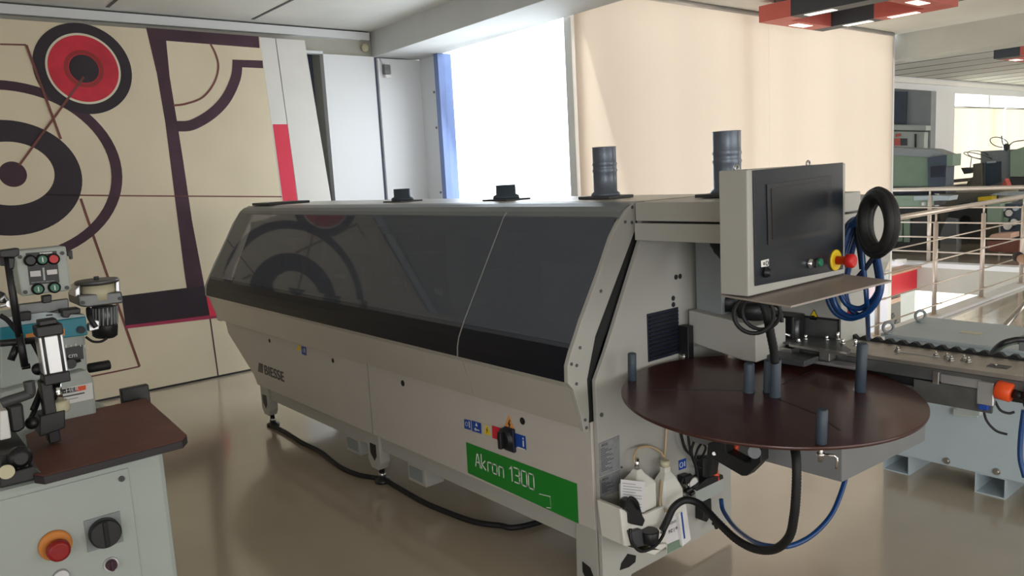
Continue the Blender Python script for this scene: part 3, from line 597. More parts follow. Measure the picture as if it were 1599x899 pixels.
# conveyor / infeed rail
ZC = .9
b = MB(); b.box(-1.85, .6, 2.675, 2.885, .885, ZC, 'brushed', .002); b.box(-1.85, .6, 2.672, 2.69, .845, .885, 'dull_steel', .002)
b.box(-1.7, .6, 2.70, 2.87, .81, .885, 'black'); b.box(-1.7, -1.1, 2.69, 2.72, .795, .81, 'dull_steel'); 
b.cyl((-1.75, 2.68, .872), (.6, 2.68, .872), .006, 'dark_grey', 8); rail = sub(b, 'infeed_rail')
b = MB(); b.prism([(-1.14, 2.68, .838), (-1.14, 2.68, .765), (-.9, 2.68, .765), (-.9, 2.68, .838)], (0, .012, 0), 'dull_steel'); b.box(-1.05, -.93, 2.67, 2.68, .842, .872, 'alu', .002); b.box(-1.075, -1.055, 2.665, 2.68, .835, .878, 'steel', .002); sub(b, 'rail_side_plate')
# chain: toothed belt along the rear edge
b = MB(); b.box(-1.5, .6, 2.888, 2.91, .885, .905, 'rubber')
for i in range(45): x = -1.48 + i * .046; b.prism([(x, 2.888, .905), (x + .012, 2.888, .915), (x + .026, 2.888, .915), (x + .036, 2.888, .905)], (0, .022, 0), 'rubber')
sub(b, 'toothed_chain')
for px, py, n in ((1401, 548, 1), (1402, 549, 0), (1461, 556, 2), (1478, 559, 2), (1485, 563, 1), (1505, 562, 2), (1512, 565, 2)):
    p = at(px, py, z=ZC); b = MB(); b.lathe((p.x, p.y, ZC), (0, 0, 1), [(0, .011), (.004, .011)], 'steel', 12); b.lathe((p.x, p.y, ZC + .004), (0, 0, 1), [(0, .008), (.007, .008)], 'steel', 6); b.cyl((p.x, p.y, ZC + .01), (p.x, p.y, ZC + .019), .004, 'steel', 8); sub(b, 'clamp_bolt')
b = MB(); p = at(1560, 572, z=ZC); b.box(p.x - .03, p.x + .03, p.y - .02, p.y + .02, ZC, ZC + .002, 'dark_grey'); b.cyl((p.x - .01, p.y, ZC + .002), (p.x - .01, p.y, ZC + .006), .005, 'steel', 8)
sub(b, 'inset_plate', rail); b = MB()
p = at(1420, 552, z=ZC); b.box(p.x - .03, p.x + .1, p.y - .003, p.y + .003, ZC, ZC + .003, 'alu'); sub(b, 'guide_strip', rail); b = MB(); q = at(1540, 568, z=ZC); b.box(q.x - .25, q.x - .19, q.y - .004, q.y + .004, ZC, ZC + .0015, 'dark_grey'); sub(b, 'slot', rail)
# work plates near the trimming unit
b = MB(); P = plane_pts([(1210, 515), (1295, 524), (1330, 546), (1322, 553), (1232, 537), (1212, 530)], z=.915); b.prism(P, (0, 0, -.006), 'dull_steel', .001)
b.prism(plane_pts([(1232, 534), (1322, 550), (1322, 553), (1232, 537)], z=.916), (0, 0, -.009), 'steel'); wp = sub(b, 'work_plate')
for px, py, h in ((1258, 530, .02), (1291, 531, .018), (1308, 530, .03), (1316, 537, .02), (1247, 533, .012), (1228, 498, .07), (1336, 540, .025)):
    p = at(px, py, z=.915); b = MB(); b.cyl((p.x, p.y, .915), (p.x, p.y, .915 + h), .006, 'chrome', 12, .001); b.lathe((p.x, p.y, .915), (0, 0, 1), [(0, .01), (.005, .01)], 'chrome', 6); sub(b, 'clamp_pin', wp)
b = MB(); b.box(-1.68, -1.45, 2.52, 2.62, .862, .885, 'dark_grey', .003); b.box(-1.62, -1.30, 2.60, 2.66, .858, .868, 'alu', .002); b.box(-1.60, -1.55, 2.60, 2.66, .87, .90, 'steel', .002); b.box(-1.45, -1.41, 2.62, 2.665, .87, .905, 'steel', .002); sub(b, 'guide_block')
b = MB(); b.box(-1.78, -1.60, 2.70, 2.79, .90, 1.0, 'black', .006); b.cyl((-1.66, 2.69, .91), (-1.66, 2.69, 1.0), .018, 'dull_steel'); b.cyl((-1.60, 2.72, .90), (-1.60, 2.72, .985), .012, 'dull_steel'); b.cyl((-1.74, 2.68, .96), (-1.60, 2.68, .93), .006, 'steel', 8); sub(b, 'trimming_unit')
# orange plug unit on the rail
b = MB(); p = at(1562, 612, y=2.68); b.box(p.x - .06, p.x - .012, 2.66, 2.72, p.z - .045, p.z + .03, 'alu', .003); b.box(p.x - .055, p.x - .028, 2.66, 2.70, p.z - .062, p.z - .045, 'sticker_blue', .002)
b.cyl((p.x - .008, 2.67, p.z + .012), (p.x + .038, 2.67, p.z + .005), .030, 'orange', 20, .004); b.cyl((p.x + .038, 2.67, p.z + .005), (p.x + .07, 2.67, p.z), .014, 'black', 14); b.lathe((p.x + .065, 2.67, p.z), (1, 0, 0), [(0, .01), (.01, .034), (.06, .036), (.08, .03)], 'black', 10); sub(b, 'stop_knob', ED, 'orange and black knob')
for pts in ([(1535, 632), (1540, 655), (1555, 672), (1573, 678)], [(1553, 625), (1562, 640), (1575, 645), (1584, 643)]):
    b = MB(); b.tube([at(a, c, y=2.68 + .01 * i) for i, (a, c) in enumerate(pts)], .004, 'rubber', 8); sub(b, 'loose_wire')
b = MB(); P = plane_pts([(1492, 634), (1530, 640), (1530, 650), (1492, 646)], y=2.78); b.prism(P, (0, .05, 0), 'old_grey', .003); sub(b, 'junction_box')
# grey trough below the disc
b = MB(); b.prism([(-1.9, 2.45, .5), (-1.275, 2.456, .5), (-1.275, 2.456, .78), (-1.9, 2.45, .78)], (.03, .58, 0), 'trough_grey', .003); sub(b, 'chip_trough')
# turning disc for the edging coil
cen = V((-1.417, 2.23, .84)); r = .477; n = V((.0394, -.002, 1)).normalized(); u = V((1, 0, 0)) - n * n.x; u.normalize(); v = n.cross(u)
b = MB(); b.lathe(cen - n * .012, n, [(0, r - .003), (.003, r), (.010, r), (.012, r - .002)], 'red_brown', 96)
def dp(px, py): return at(px, py, pl=(cen, n))
for a, c in (((1022, 608), (1165, 610)), ((1222, 600), (1272, 575)), ((1216, 623), (1290, 652)), ((1290, 657), (1312, 672))):
    A, B_ = dp(*a), dp(*c); t = (B_ - A).normalized(); s_ = n.cross(t) * .0035; b.prism([A - s_, B_ - s_, B_ + s_, A + s_], n * .0006, 'black')
dk = sub(b, 'coil_disc', ED, 'large red-brown coil disc')
def post(px, py, h, r=.017, clamp=False):
    p = dp(px, py); b = MB(); b.lathe(p, n, [(0, r * 1.15), (.004, r * 1.15), (.005, r), (h - .004, r), (h, r * .85)], 'machine_dark'); o = sub(b, 'guide_post', dk, 'dark grey guide post')
    return p
post(1169, 612, .10); post(1210, 619, .125); post(1198, 612, .11, .013)
p1 = at(985, 592, x=-1.80); 
b = MB(); q = dp(987, 594); b.cyl(q, q + n * .10, .015, 'machine_dark', 18, .002); sub(b, 'guide_post', dk, 'dark grey guide post')
q = dp(1343, 612); b = MB(); b.cyl(q, q + n * .165, .017, 'machine_dark', 18, .003); sub(b, 'guide_post', dk, 'dark grey guide post')
q = dp(1282, 693); b = MB(); b.cyl(q, q + n * .10, .015, 'machine_dark', 18, .003); b.cyl(q - n * .05, q, .007, 'steel', 10); b.lathe(q - n * .035, n, [(0, .011), (.01, .011)], 'chrome', 6); b.tube([q - n * .03, q - n * .028 + V((.035, .012, 0)), q - n * .035 + V((.04, .014, 0)), q - n * .065 + V((.04, .014, 0))], .004, 'chrome', 8, smooth=False); sub(b, 'guide_post', dk, 'dark grey guide post with chrome wing nut')
b = MB(); b.cyl(cen - n * .16, cen - n * .012, .035, 'black', 20); b.box(-1.90, -1.40, 2.19, 2.27, .66, .72, 'black', .004); sub(b, 'disc_support')
# black bent bracket under the disc
P = [(1105, 692), (1132, 690), (1135, 706), (1165, 722), (1172, 722), (1172, 704), (1188, 702), (1188, 721), (1166, 743), (1158, 743), (1112, 716), (1108, 745), (1100, 745)]
b = MB(); b.prism(plane_pts(P, y=2.30), (0, .05, 0), 'black', .003); b.cyl(at(1178, 706, y=2.28), at(1178, 706, y=2.36), .022, 'dull_steel', 18); b.cyl(at(1115, 708, y=2.297), at(1115, 708, y=2.305), .007, 'steel', 10); sub(b, 'support_bracket')
b = MB(); b.cyl(at(1152, 692, y=2.36), at(1147, 711, y=2.36), .008, 'orange', 10); sub(b, 'lever', ED, 'small orange lever')
# service unit (filter regulator) at the end plate
b = MB(); yR = 2.60; ax = -1.88
P = plane_pts([(1086, 765), (1129, 745), (1130, 768), (1098, 783), (1087, 778)], x=-1.86); b.prism(P, (-.05, 0, 0), 'old_grey', .003); b.prism(plane_pts([(1086, 763), (1104, 747), (1129, 741), (1130, 747), (1088, 767)], x=-1.858), (-.055, 0, 0), 'black', .002)
b.prism(plane_pts([(1098, 715), (1112, 712), (1112, 750), (1098, 758)], x=-1.88), (-.03, 0, 0), 'black', .003); su = sub(b, 'air_service_unit')
c = at(1117, 744, x=-1.875); b = MB(); b.lathe(c + V((0, 0, -.012)), (0, 0, 1), [(0, .018), (.022, .017), (.026, .013), (.042, .013), (.046, .009)], 'orange', 14); sub(b, 'pressure_knob', su, 'orange pressure knob')
b = MB(); c = at(1083, 755, x=-1.88); b.cyl(c + V((-.03, 0, 0)), c, .028, 'chrome', 22); b.cyl(c, c + V((.003, 0, 0)), .024, 'white', 22); b.torus(c + V((.002, 0, 0)), (1, 0, 0), .027, .003, 'brushed', 24, 8); sub(b, 'pressure_gauge', su)
b = MB(); b.prism(plane_pts([(1070, 745), (1082, 741), (1083, 752), (1071, 757)], x=-1.88), (-.04, 0, 0), 'black', .002); b.cyl(at(1070, 768, x=-1.88), at(1088, 757, x=-1.88), .010, 'black'); b.cyl(at(1078, 772, x=-1.87), at(1092, 762, x=-1.87), .008, 'black'); b.cyl(at(1062, 770, x=-1.88), at(1072, 773, x=-1.88), .012, 'dull_steel'); sub(b, 'valve_block', su)
b = MB(); b.prism(plane_pts([(1098, 783), (1111, 778), (1112, 803), (1104, 815), (1098, 813)], x=-1.88), (-.04, 0, 0), 'black', .003); b.cyl(at(1116, 815, x=-1.87), at(1119, 824, x=-1.87), .008, 'black'); b.cyl(at(1112, 818, x=-1.88), at(1122, 814, x=-1.86), .006, 'black'); sub(b, 'filter_bowl', su)
# cables on the end plate
def line(pts, r, m, name, x=None, par=ED, **k):
    b = MB(); b.tube([at(a, c, x=xx) for a, c, xx in pts], r, m, 10, **k); return sub(b, name, par)
X0 = -1.89
line([(1062, 672, X0), (1070, 700, X0), (1082, 714, X0), (1088, 735, X0), (1091, 765, X0)], .006, 'rubber', 'cable')
line([(1086, 683, X0), (1080, 705, X0), (1088, 728, X0), (1104, 726, X0), (1112, 705, X0 + .01), (1116, 685, X0)], .0055, 'rubber', 'cable')
line([(1099, 688, X0), (1090, 700, X0), (1086, 716, X0), (1094, 716, X0), (1102, 700, X0), (1098, 692, X0)], .005, 'rubber', 'cable')
line([(1078, 740, X0), (1066, 748, X0), (1062, 768, X0)], .0045, 'rubber', 'cable')
line([(1072, 660, X0), (1076, 690, X0), (1078, 706, X0)], .005, 'rubber', 'cable')
# dark pneumatic hoses hanging at the control panel
b = MB(); c = at(1177, 491, y=2.05)
b.torus(c, (-.55, .83, 0), .058, .0065, 'rubber', 30, 8); b.torus(c + V((.012, .02, .006)), (-.45, .88, .1), .055, .006, 'rubber', 30, 8); sub(b, 'cable_loop')
b = MB(); b.tube([at(1190, 470, y=2.1), at(1197, 490, y=2.1), at(1203, 520, y=2.12), at(1208, 545, y=2.14), at(1210, 566, y=2.15)], .013, 'rubber', 12, rib=.1); sub(b, 'corrugated_hose')
b = MB(); b.tube([at(1196, 480, y=2.14), at(1208, 476, y=2.14), at(1216, 480, y=2.14), at(1220, 492, y=2.14), at(1221, 503, y=2.14)], .006, 'rubber', 8); b.tube([at(1199, 492, y=2.14), at(1210, 492, y=2.14), at(1220, 496, y=2.14)], .005, 'rubber', 8); sub(b, 'cable')
# control panel
XP = -1.2
cp0, cp1, cz0, cz1 = 1.805, 2.322, 1.240, 1.577
b = MB(); b.box(-1.29, XP, cp0, cp1, cz0, cz1, 'machine_grey', .004); pn = sub(b, 'control_panel')
b = MB(); b.prism(plane_pts([(1175, 266), (1315, 253.5), (1315.5, 420), (1178.5, 446.5)], x=XP + .002), (.003, 0, 0), 'panel_black', .001); fa = sub(b, 'panel_face', pn, 'dark blue-black front')
b = MB(); b.prism(plane_pts([(1197, 288), (1298, 274), (1297, 364), (1199, 382)], x=XP + .006), (.0015, 0, 0), 'black'); b.prism(plane_pts([(1204, 294), (1292, 281), (1291, 358), (1206, 374)], x=XP + .0076), (.001, 0, 0), 'screen'); sub(b, 'screen', pn, 'dark touch screen')
def onp(px, py): return at(px, py, x=XP + .005)
c = onp(1304, 406); b = MB(); b.lathe(c, (1, 0, 0), [(0, .032), (.004, .032), (.006, .028)], 'yellow', 30); b.lathe(c + V((.006, 0, 0)), (1, 0, 0), [(0, .013), (.03, .013), (.032, .021), (.05, .021), (.055, .016)], 'red', 26); sub(b, 'emergency_stop', pn, 'red emergency stop on yellow ring')
c = onp(1264, 411); b = MB(); b.lathe(c, (1, 0, 0), [(0, .015), (.006, .015), (.008, .012), (.014, .012)], 'chrome', 20); b.box(c.x + .012, c.x + .024, c.y - .004, c.y + .004, c.z - .012, c.z + .012, 'black', .001); sub(b, 'selector_switch', pn)
c = onp(1274, 410); b = MB(); b.lathe(c + V((0, .008, 0)), (1, 0, 0), [(0, .013), (.012, .013), (.014, .010)], 'green_button', 20); sub(b, 'start_button', pn, 'green button')
c = onp(1195, 425); b = MB(); b.lathe(c, (1, 0, 0), [(0, .014), (.008, .014), (.010, .010), (.02, .010)], 'black', 20); sub(b, 'rotary_knob', pn)
b = MB(); b.prism(plane_pts([(1188, 407), (1200, 404), (1200, 415), (1188.5, 417)], x=XP + .006), (.001, 0, 0), 'white'); c = onp(1194, 411); b.box(XP + .0075, XP + .008, c.y - .01, c.y - .004, c.z - .004, c.z + .004, 'dark_grey'); b.torus(c + V((.004, .006, 0)), (1, 0, 0), .006, .001, 'dark_grey', 10, 5); sub(b, 'panel_label', pn, 'small white label')
for y in (1.86, 2.23): b = MB(); b.torus((-1.27, y, cz1 + .004), (1, 0, 0), .009, .003, 'steel', 14, 6); sub(b, 'lifting_eye', pn)
b = MB(); b.prism([(-1.30, 1.82, 1.236), (-1.062, 1.782, 1.232), (-1.045, 2.30, 1.232), (-1.30, 2.36, 1.236)], (0, 0, -.006), 'shelf_grey', .0015); sub(b, 'panel_shelf', pn)
b = MB(); b.box(-1.40, -1.29, 2.2, 2.3, 1.30, 1.45, 'machine_grey', .003); sub(b, 'panel_arm', pn)

# ================================================================ loose items on the machine end
# liquid bottles in a white holder tray
def bottle(pts, x, label, col='offwhite_plastic'):
    pass
t = thing('spray_bottle', 'translucent plastic bottle with sloping shoulders behind the black hose', 'bottle', tuple(at(1045, 790, x=-1.87)))
c = at(1040, 778, x=-1.865); k = .0
b = MB()
def rect_ring(c, hx, hy, z): return [V((c.x + a * hx, c.y + d * hy, z)) for a, d in ((-1, -.8), (-.8, -1), (.8, -1), (1, -.8), (1, .8), (.8, 1), (-.8, 1), (-1, .8))]
b.loft([rect_ring(c, .035, .055, c.z - .06), rect_ring(c, .04, .062, c.z - .05), rect_ring(c, .04, .062, c.z + .03), rect_ring(c, .026, .035, c.z + .085), rect_ring(c, .014, .016, c.z + .11), rect_ring(c, .014, .016, c.z + .13)], 'offwhite_plastic', smooth=False); b.build('bottle_body', t)
b = MB(); b.lathe((c.x, c.y, c.z + .13), (0, 0, 1), [(0, .018), (.02, .018), (.024, .012)], 'cream_plastic'); b.build('cap', t)
t = thing('label_bottle', 'white plastic bottle with a printed sheet on its side nearest the rating plates', 'bottle', tuple(at(985, 800, x=-1.85)))
c = at(996, 772, x=-1.86); b = MB(); b.loft([rect_ring(c, .04, .055, c.z - .07), rect_ring(c, .045, .06, c.z - .06), rect_ring(c, .045, .06, c.z + .045), rect_ring(c, .02, .02, c.z + .085), rect_ring(c, .012, .012, c.z + .10)], 'offwhite_plastic', smooth=False); b.build('bottle_body', t)
b = MB(); P = plane_pts([(969, 748), (1007, 752), (1007, 800), (969, 795)], x=-1.812); b.prism(P, (.001, 0, 0), 'paper')
for i in range(9):
    a = P[0] + (P[3] - P[0]) * (.12 + i * .09); e = P[1] + (P[2] - P[1]) * (.12 + i * .09); e = a + (e - a) * (.85 if i % 3 else .6); a = a + (e - a) * .1; b.prism([a + V((.0012, 0, .0012)), e + V((.0012, 0, .0012)), e + V((.0012, 0, -.0012)), a + V((.0012, 0, -.0012))], (.0004, 0, 0), 'mid_grey')
b.build('printed_sheet', t, 'white sheet with lines of print')
b = MB(); b.tube([(c.x, c.y, c.z + .10), (c.x, c.y, c.z + .14)], .009, 'chrome', 10, smooth=False); b.build('nozzle', t)
b = MB(); b.tube([tuple(at(995, 732, x=-1.86)), tuple(at(990, 715, x=-1.87)), tuple(at(996, 700, x=-1.89)), tuple(at(1015, 697, x=-1.9)), tuple(at(1032, 706, x=-1.9)), tuple(at(1037, 720, x=-1.9)), tuple(at(1033, 738, x=-1.88)), tuple(at(1031, 775, x=-1.82)), tuple(at(1034, 797, x=-1.80)), tuple(at(1052, 795, x=-1.80))], .0045, 'tube_amber', 8); tag(b.build('plastic_tube'), 'amber plastic tube arching between the two bottles', 'tube')
b = MB(); b.tube([tuple(at(1041, 660, x=-1.905)), tuple(at(1039, 700, x=-1.905)), tuple(at(1034, 735, x=-1.88))], .004, 'tube_amber', 8); tag(b.build('plastic_tube'), 'amber plastic tube running straight up from the sloping bottle', 'tube')
# white tray holding them
t = thing('bottle_tray', 'open white plastic tray fixed low on the machine end holding bottles', 'tray', tuple(at(1010, 850, x=-1.86)))
P = plane_pts([(968, 794), (975, 852), (1022, 866), (1042, 852), (1040, 812), (1036, 790), (1008, 803), (990, 800)], x=-1.79); b = MB(); b.prism(P, (-.012, 0, 0), 'offwhite_plastic', .002); b.build('tray_front', t)
P = plane_pts([(975, 852), (1022, 866), (1042, 852), (1040, 845)], x=-1.79); b = MB(); b.prism(P, (-.12, 0, 0), 'offwhite_plastic', .001); b.build('tray_bottom', t)
b = MB(); b.prism(plane_pts([(968, 794), (972, 792), (979, 850), (975, 852)], x=-1.795), (-.11, 0, 0), 'offwhite_plastic', .001); b.build('tray_side', t)
b = MB(); b.torus(at(1032, 820, x=-1.785), (1, 0, 0), .03, .003, 'mid_grey', 24, 6, arc=(PI * 1.0, PI * 1.5)); b.build('handle', t)
# leaflets
t = thing('leaflet', 'beige leaflet with blue and brown print tucked behind the hose', 'leaflet', tuple(at(1055, 850, x=-1.9)))
P = plane_pts([(1036, 808), (1062, 796), (1070, 850), (1042, 864)], x=-1.885); b = MB(); b.prism(P, (-.003, 0, 0), 'paper')
b.text('PZ | RT', tuple(at(1044, 833, x=-1.8835)), (0, 1, 0), (0, 0, 1), .018, 'dark_grey', .0006, width=.07); b.text('ABBC', tuple(at(1043, 821, x=-1.8835)), (0, 1, 0), (0, 0, 1), .016, 'mid_grey', .0006, width=.07); b.build('sheet', t)
b = MB(); b.prism(plane_pts([(1042, 850), (1069, 838), (1070, 850), (1042, 864)], x=-1.883), (.001, 0, 0), 'sage'); b.build('picture', t, 'green picture strip')
b = MB(); b.prism(plane_pts([(1058, 792), (1071, 786), (1079, 842), (1066, 853)], x=-1.87), (-.02, 0, 0), 'white', .001); b.prism(plane_pts([(1063, 800), (1065, 799), (1070, 840), (1068, 841)], x=-1.869), (.001, 0, 0), 'sticker_blue'); tag(b.build('folder'), 'narrow white folder with blue print beside the beige leaflet', 'folder')
# black clip lamp / plug in the tray
t = thing('plug_connector', 'black plug and round cap hanging in the white tray', 'connector', tuple(at(1000, 850, x=-1.77)))
b = MB(); b.lathe(at(1015, 848, x=-1.765), (0, 0, 1), [(0, .024), (.01, .03), (.045, .034), (.05, .031)], 'black'); b.build('round_cap', t)
b = MB(); b.prism(plane_pts([(985, 830), (1003, 826), (1008, 852), (992, 856)], x=-1.77), (-.03, 0, 0), 'dark_grey', .004); b.build('plug_body', t)
b = MB(); b.prism(plane_pts([(977, 783), (987, 778), (998, 783), (1004, 805), (1008, 812), (1004, 822), (985, 818), (984, 802), (977, 795)], x=-1.775), (-.03, 0, 0), 'black', .004); b.build('plug_socket', t)
b = MB(); b.tube([tuple(at(977, 790, x=-1.77)), tuple(at(984, 776, x=-1.76)), tuple(at(994, 782, x=-1.76)), tuple(at(998, 795, x=-1.77))], .004, 'rubber', 8); b.tube([tuple(at(984, 825, x=-1.75)), tuple(at(986, 845, x=-1.74)), tuple(at(1000, 860, x=-1.74)), tuple(at(1020, 854, x=-1.74)), tuple(at(1034, 838, x=-1.745)), tuple(at(1042, 815, x=-1.76))], .006, 'rubber', 8); b.build('cord', t)
# hoses
b = MB(); pts = [(1034, 828, -1.76), (1042, 812, -1.76), (1052, 792, -1.75), (1068, 781, -1.73), (1085, 783, -1.70), (1100, 793, -1.66), (1122, 816, -1.58), (1150, 842, -1.48), (1180, 857, -1.38), (1210, 857, -1.28), (1232, 838, -1.21), (1240, 805, -1.18), (1243, 770, -1.17), (1244, 735, -1.17)]
P = [at(a, c, x=x) for a, c, x in pts]; P += [at(1243, 712, x=-1.18), at(1241, 699, x=-1.2)]
b.tube(P, .0125, 'rubber', 12, sub=14, rib=.14); tag(b.build('corrugated_hose'), 'black corrugated hose looping low under the coil disc', 'hose')
b = MB(); pts = [(1126, 779, -1.83), (1130, 798, -1.80), (1150, 825, -1.68), (1180, 846, -1.5), (1210, 853, -1.4), (1240, 850, -1.36), (1272, 832, -1.34), (1300, 800, -1.33), (1318, 755, -1.33), (1322, 730, -1.34)]
b.tube([at(a, c, x=x) for a, c, x in pts], .009, 'hose_blue', 12); tag(b.build('air_hose'), 'single blue air hose hanging in a wide loop under the grey trough', 'hose')
# blue coil and black ring at right of the panel
t = thing('air_hose_coil', 'coiled blue air hose hung behind the control panel', 'hose', tuple(at(1350, 480, y=2.72)))
b = MB(); YH = 2.5
cc = at(1338, 408, y=YH); nn = V((.35, .9, 0)).normalized()
for i, (ox, oy, kx, ky) in enumerate(((0, 0, 1, 1), (4, -6, .84, .9), (-6, 2, 1.05, 1.0), (8, 0, .7, .96))):
    L_ = [(1352, 345), (1364, 380), (1373, 415), (1376, 450), (1364, 478), (1338, 495), (1312, 486), (1300, 458), (1306, 420), (1318, 380), (1330, 350), (1342, 340), (1352, 345)]
    b.tube([at(1342 + (x - 1342) * kx + ox, 420 + (y - 420) * ky + oy, y=YH + .018 * i + .01 * math.sin(k_ * 1.3 + i)) for k_, (x, y) in enumerate(L_)], .0095, 'hose_blue', 10, sub=6)
b.build('hose_coil', t)
b = MB(); b.tube([at(1340, 335, y=2.5), at(1345, 380, y=2.5), at(1350, 430, y=2.5), at(1354, 480, y=2.52), at(1356, 529, y=2.78)], .008, 'hose_blue', 10); b.build('hose_tail', t)
b = MB(); b.tube([at(1329, 352, y=2.5), at(1342, 340, y=2.5), at(1352, 325, y=2.5)], .014, 'hose_blue', 10); b.tube([at(1336, 355, y=2.52), at(1343, 395, y=2.52), at(1346, 420, y=2.52)], .009, 'navy', 10); b.tube([at(1365, 400, y=2.5), at(1352, 418, y=2.5), at(1340, 432, y=2.5)], .008, 'navy', 10); b.build('hose_lead', t)
t = thing('cable_ring', 'thick black cable ring hanging at the right of the control panel', 'cable', tuple(at(1370, 400, y=2.45)))
b = MB()
for i, (cx, cy, R_) in enumerate(((1368, 346, .078), (1374, 346, .08), (1371, 352, .076), (1367, 352, .082), (1375, 350, .074), (1371, 346, .086))):
    b.torus(at(cx, cy, y=2.36 + .009 * i), V((.52, .85, 0)), R_ * .88, .017, 'rubber', 40, 8, ez=1.2)
b.build('ring', t)
# power cable on the floor along the machine
b = MB(); pts = [(424, 664), (445, 674), (470, 690), (500, 705), (530, 728), (560, 741), (597, 748), (620, 760), (660, 783), (700, 800), (740, 814), (780, 820), (822, 820)]
P = [at(a, c, z=.014) for a, c in pts]; P.append(P[-1] + V((.1, .5, 0))); b.tube(P, .0135, 'rubber', 10); tag(b.build('power_cable'), 'thick black power cable curving along the floor under the long machine', 'cable')

# ================================================================ second machine cabinet at the right
t = thing('control_cabinet', 'pale blue-grey steel cabinet on tube skids behind the conveyor', 'cabinet', (-.6, 4.1, 0))
b = MB(); b.box(-1.79, .6, 3.86, 4.34, .10, .70, 'cool_grey', .006); b.build('cabinet_body', t)
b = MB(); b.box(-1.80, .6, 3.84, 4.36, .70, .715, 'cool_grey', .003); b.build('lid', t)
for x in (-1.79, -1.36, -.9): b = MB(); b.box(x, x + .13, 3.87, 4.33, .0, .006, 'cool_grey'); b.box(x, x + .13, 3.87, 4.33, .094, .10, 'cool_grey'); b.box(x, x + .006, 3.87, 4.33, .006, .094, 'cool_grey'); b.box(x + .124, x + .13, 3.87, 4.33, .006, .094, 'cool_grey'); b.build('skid', t)
for px, py in ((1387, 512), (1437, 493)): p = at(px, py + 10, z=.715); b = MB(); b.torus((p.x, p.y, .715 + .036), (.75, -.6, 0), .026, .008, 'mid_grey', 22, 8); b.cyl((p.x, p.y, .715), (p.x, p.y, .727), .018, 'mid_grey', 12); b.build('lifting_eye', t)
for px, py in ((1479, 719), (1557, 736)): p = at(px, py, y=3.86); b = MB(); b.cyl((p.x, 3.86, p.z), (p.x, 3.845, p.z), .010, 'steel', 10); b.cyl((p.x, 3.86, p.z), (p.x, 3.852, p.z), .016, 'steel', 12); b.build('bolt', t)
p = at(1520, 520, z=.716); b = MB(); b.box(p.x - .06, p.x + .04, p.y - .02, p.y + .025, .7155, .7165, 'cream_plastic'); b.build('torn_label', t)
b = MB(); b.prism(plane_pts([(1492, 636), (1530, 641), (1530, 650), (1492, 647)], y=3.85), (0, -.03, 0), 'old_grey', .003); b.build('terminal_cover', t)
b = MB(); b.tube([at(1548, 553, z=.73), at(1562, 538, z=.80), at(1582, 531, z=.82), at(1599, 530, z=.82), at(1625, 532, z=.8)], .012, 'black', 10); b.tube([at(1553, 554, z=.73), at(1568, 541, z=.78), at(1590, 535, z=.80), at(1625, 536, z=.79)], .006, 'sage', 8); p = at(1602, 536, z=.8); b.box(p.x - .02, p.x + .02, p.y - .02, p.y + .02, p.z - .03, p.z + .03, 'mid_grey', .004); tag(b.build('cable_bundle'), 'black and green cables rising from the pale cabinet at the right edge', 'cable')
b = MB(); b.tube([at(1599, 640, y=3.0), at(1594, 680, y=3.0), at(1593, 715, y=3.0), at(1600, 745, y=3.0)], .009, 'hose_blue', 8); tag(b.build('air_hose'), 'short blue hose at the right edge before the pale cabinet', 'hose')

# ================================================================ railings
XR = -3.17
rl = thing('stair_railing', 'steel railing with four bars beside the stair well, nearer one', 'railing', (XR, 8, 0.03))
posts_y = [5.55, 6.70, 7.86, 9.03, 10.2, 11.35]
for y in posts_y:
    b = MB(); b.cyl((XR, y, .03), (XR, y, .925), .021, 'rail_steel', 18); b.cyl((XR, y, .92), (XR, y, 1.01), .009, 'rail_steel', 10); b.cyl((XR, y, .03), (XR, y, .04), .04, 'rail_steel', 20); b.build('post', rl)
b = MB(); b.tube([(XR, 5.4, 1.03), (XR, 8, 1.03), (XR, 11.5, 1.03)], .024, 'rail_steel', 14, smooth=False); b.build('handrail', rl)
for py in (373.5, 405.5, 440, 473.6):
    z = at(1458, py, x=XR)[2]; b = MB(); b.tube([(XR + .045, 5.4, z), (XR + .045, 11.5, z)], .007, 'rail_steel', 8, smooth=False)
    for y in posts_y: b.cyl((XR + .018, y, z), (XR + .05, y, z), .009, 'rail_steel', 8); b.cyl((XR + .045, y + .03, z), (XR + .045, y + .05, z), .011, 'rail_steel', 8)
    b.build('rail_bar', rl)
YR = 11.58
rl = thing('stair_railing', 'steel railing with horizontal bars across the far end of the stair well', 'railing', (-5, YR, .045))
for x in (-7.0, -5.9, -4.76, -3.35):
    b = MB(); b.cyl((x, YR, .045), (x, YR, .98), .026, 'rail_steel', 18); b.cyl((x, YR, .98), (x, YR, 1.05), .012, 'rail_steel', 10); b.build('post', rl)
b = MB(); b.tube([(-7.0, YR, 1.07), (-3.1, YR, 1.07)], .028, 'rail_steel', 14, smooth=False); b.build('handrail', rl)
for py in (323.6, 346.5, 369, 391.5):
    z = at(1430, py, y=YR)[2]; b = MB(); b.tube([(-7.0, YR - .04, z), (-3.25, YR - .04, z)], .011, 'rail_steel', 8, smooth=False); b.build('rail_bar', rl)
t = thing('stair_handrail', 'sloping steel handrail with a dark end cap at the right edge of the floor', 'handrail', tuple(at(1590, 500, z=0)))
A_, B_ = at(1566, 512, z=.25), at(1630, 440, z=.42); b = MB(); b.tube([A_, B_], .022, 'steel', 12, smooth=False); b.tube([A_ + V((.09, .02, -.06)), B_ + V((.09, .02, -.06))], .014, 'brushed', 10, smooth=False); b.cyl((A_.x + .08, A_.y + .05, 0), A_ + V((.08, .05, .0)), .016, 'brushed', 12); b.build('rail_tube', t)
t = thing('handrail_end', 'brown handrail end with a dark round knob at the right edge', 'handrail', tuple(at(1600, 470, z=0)))
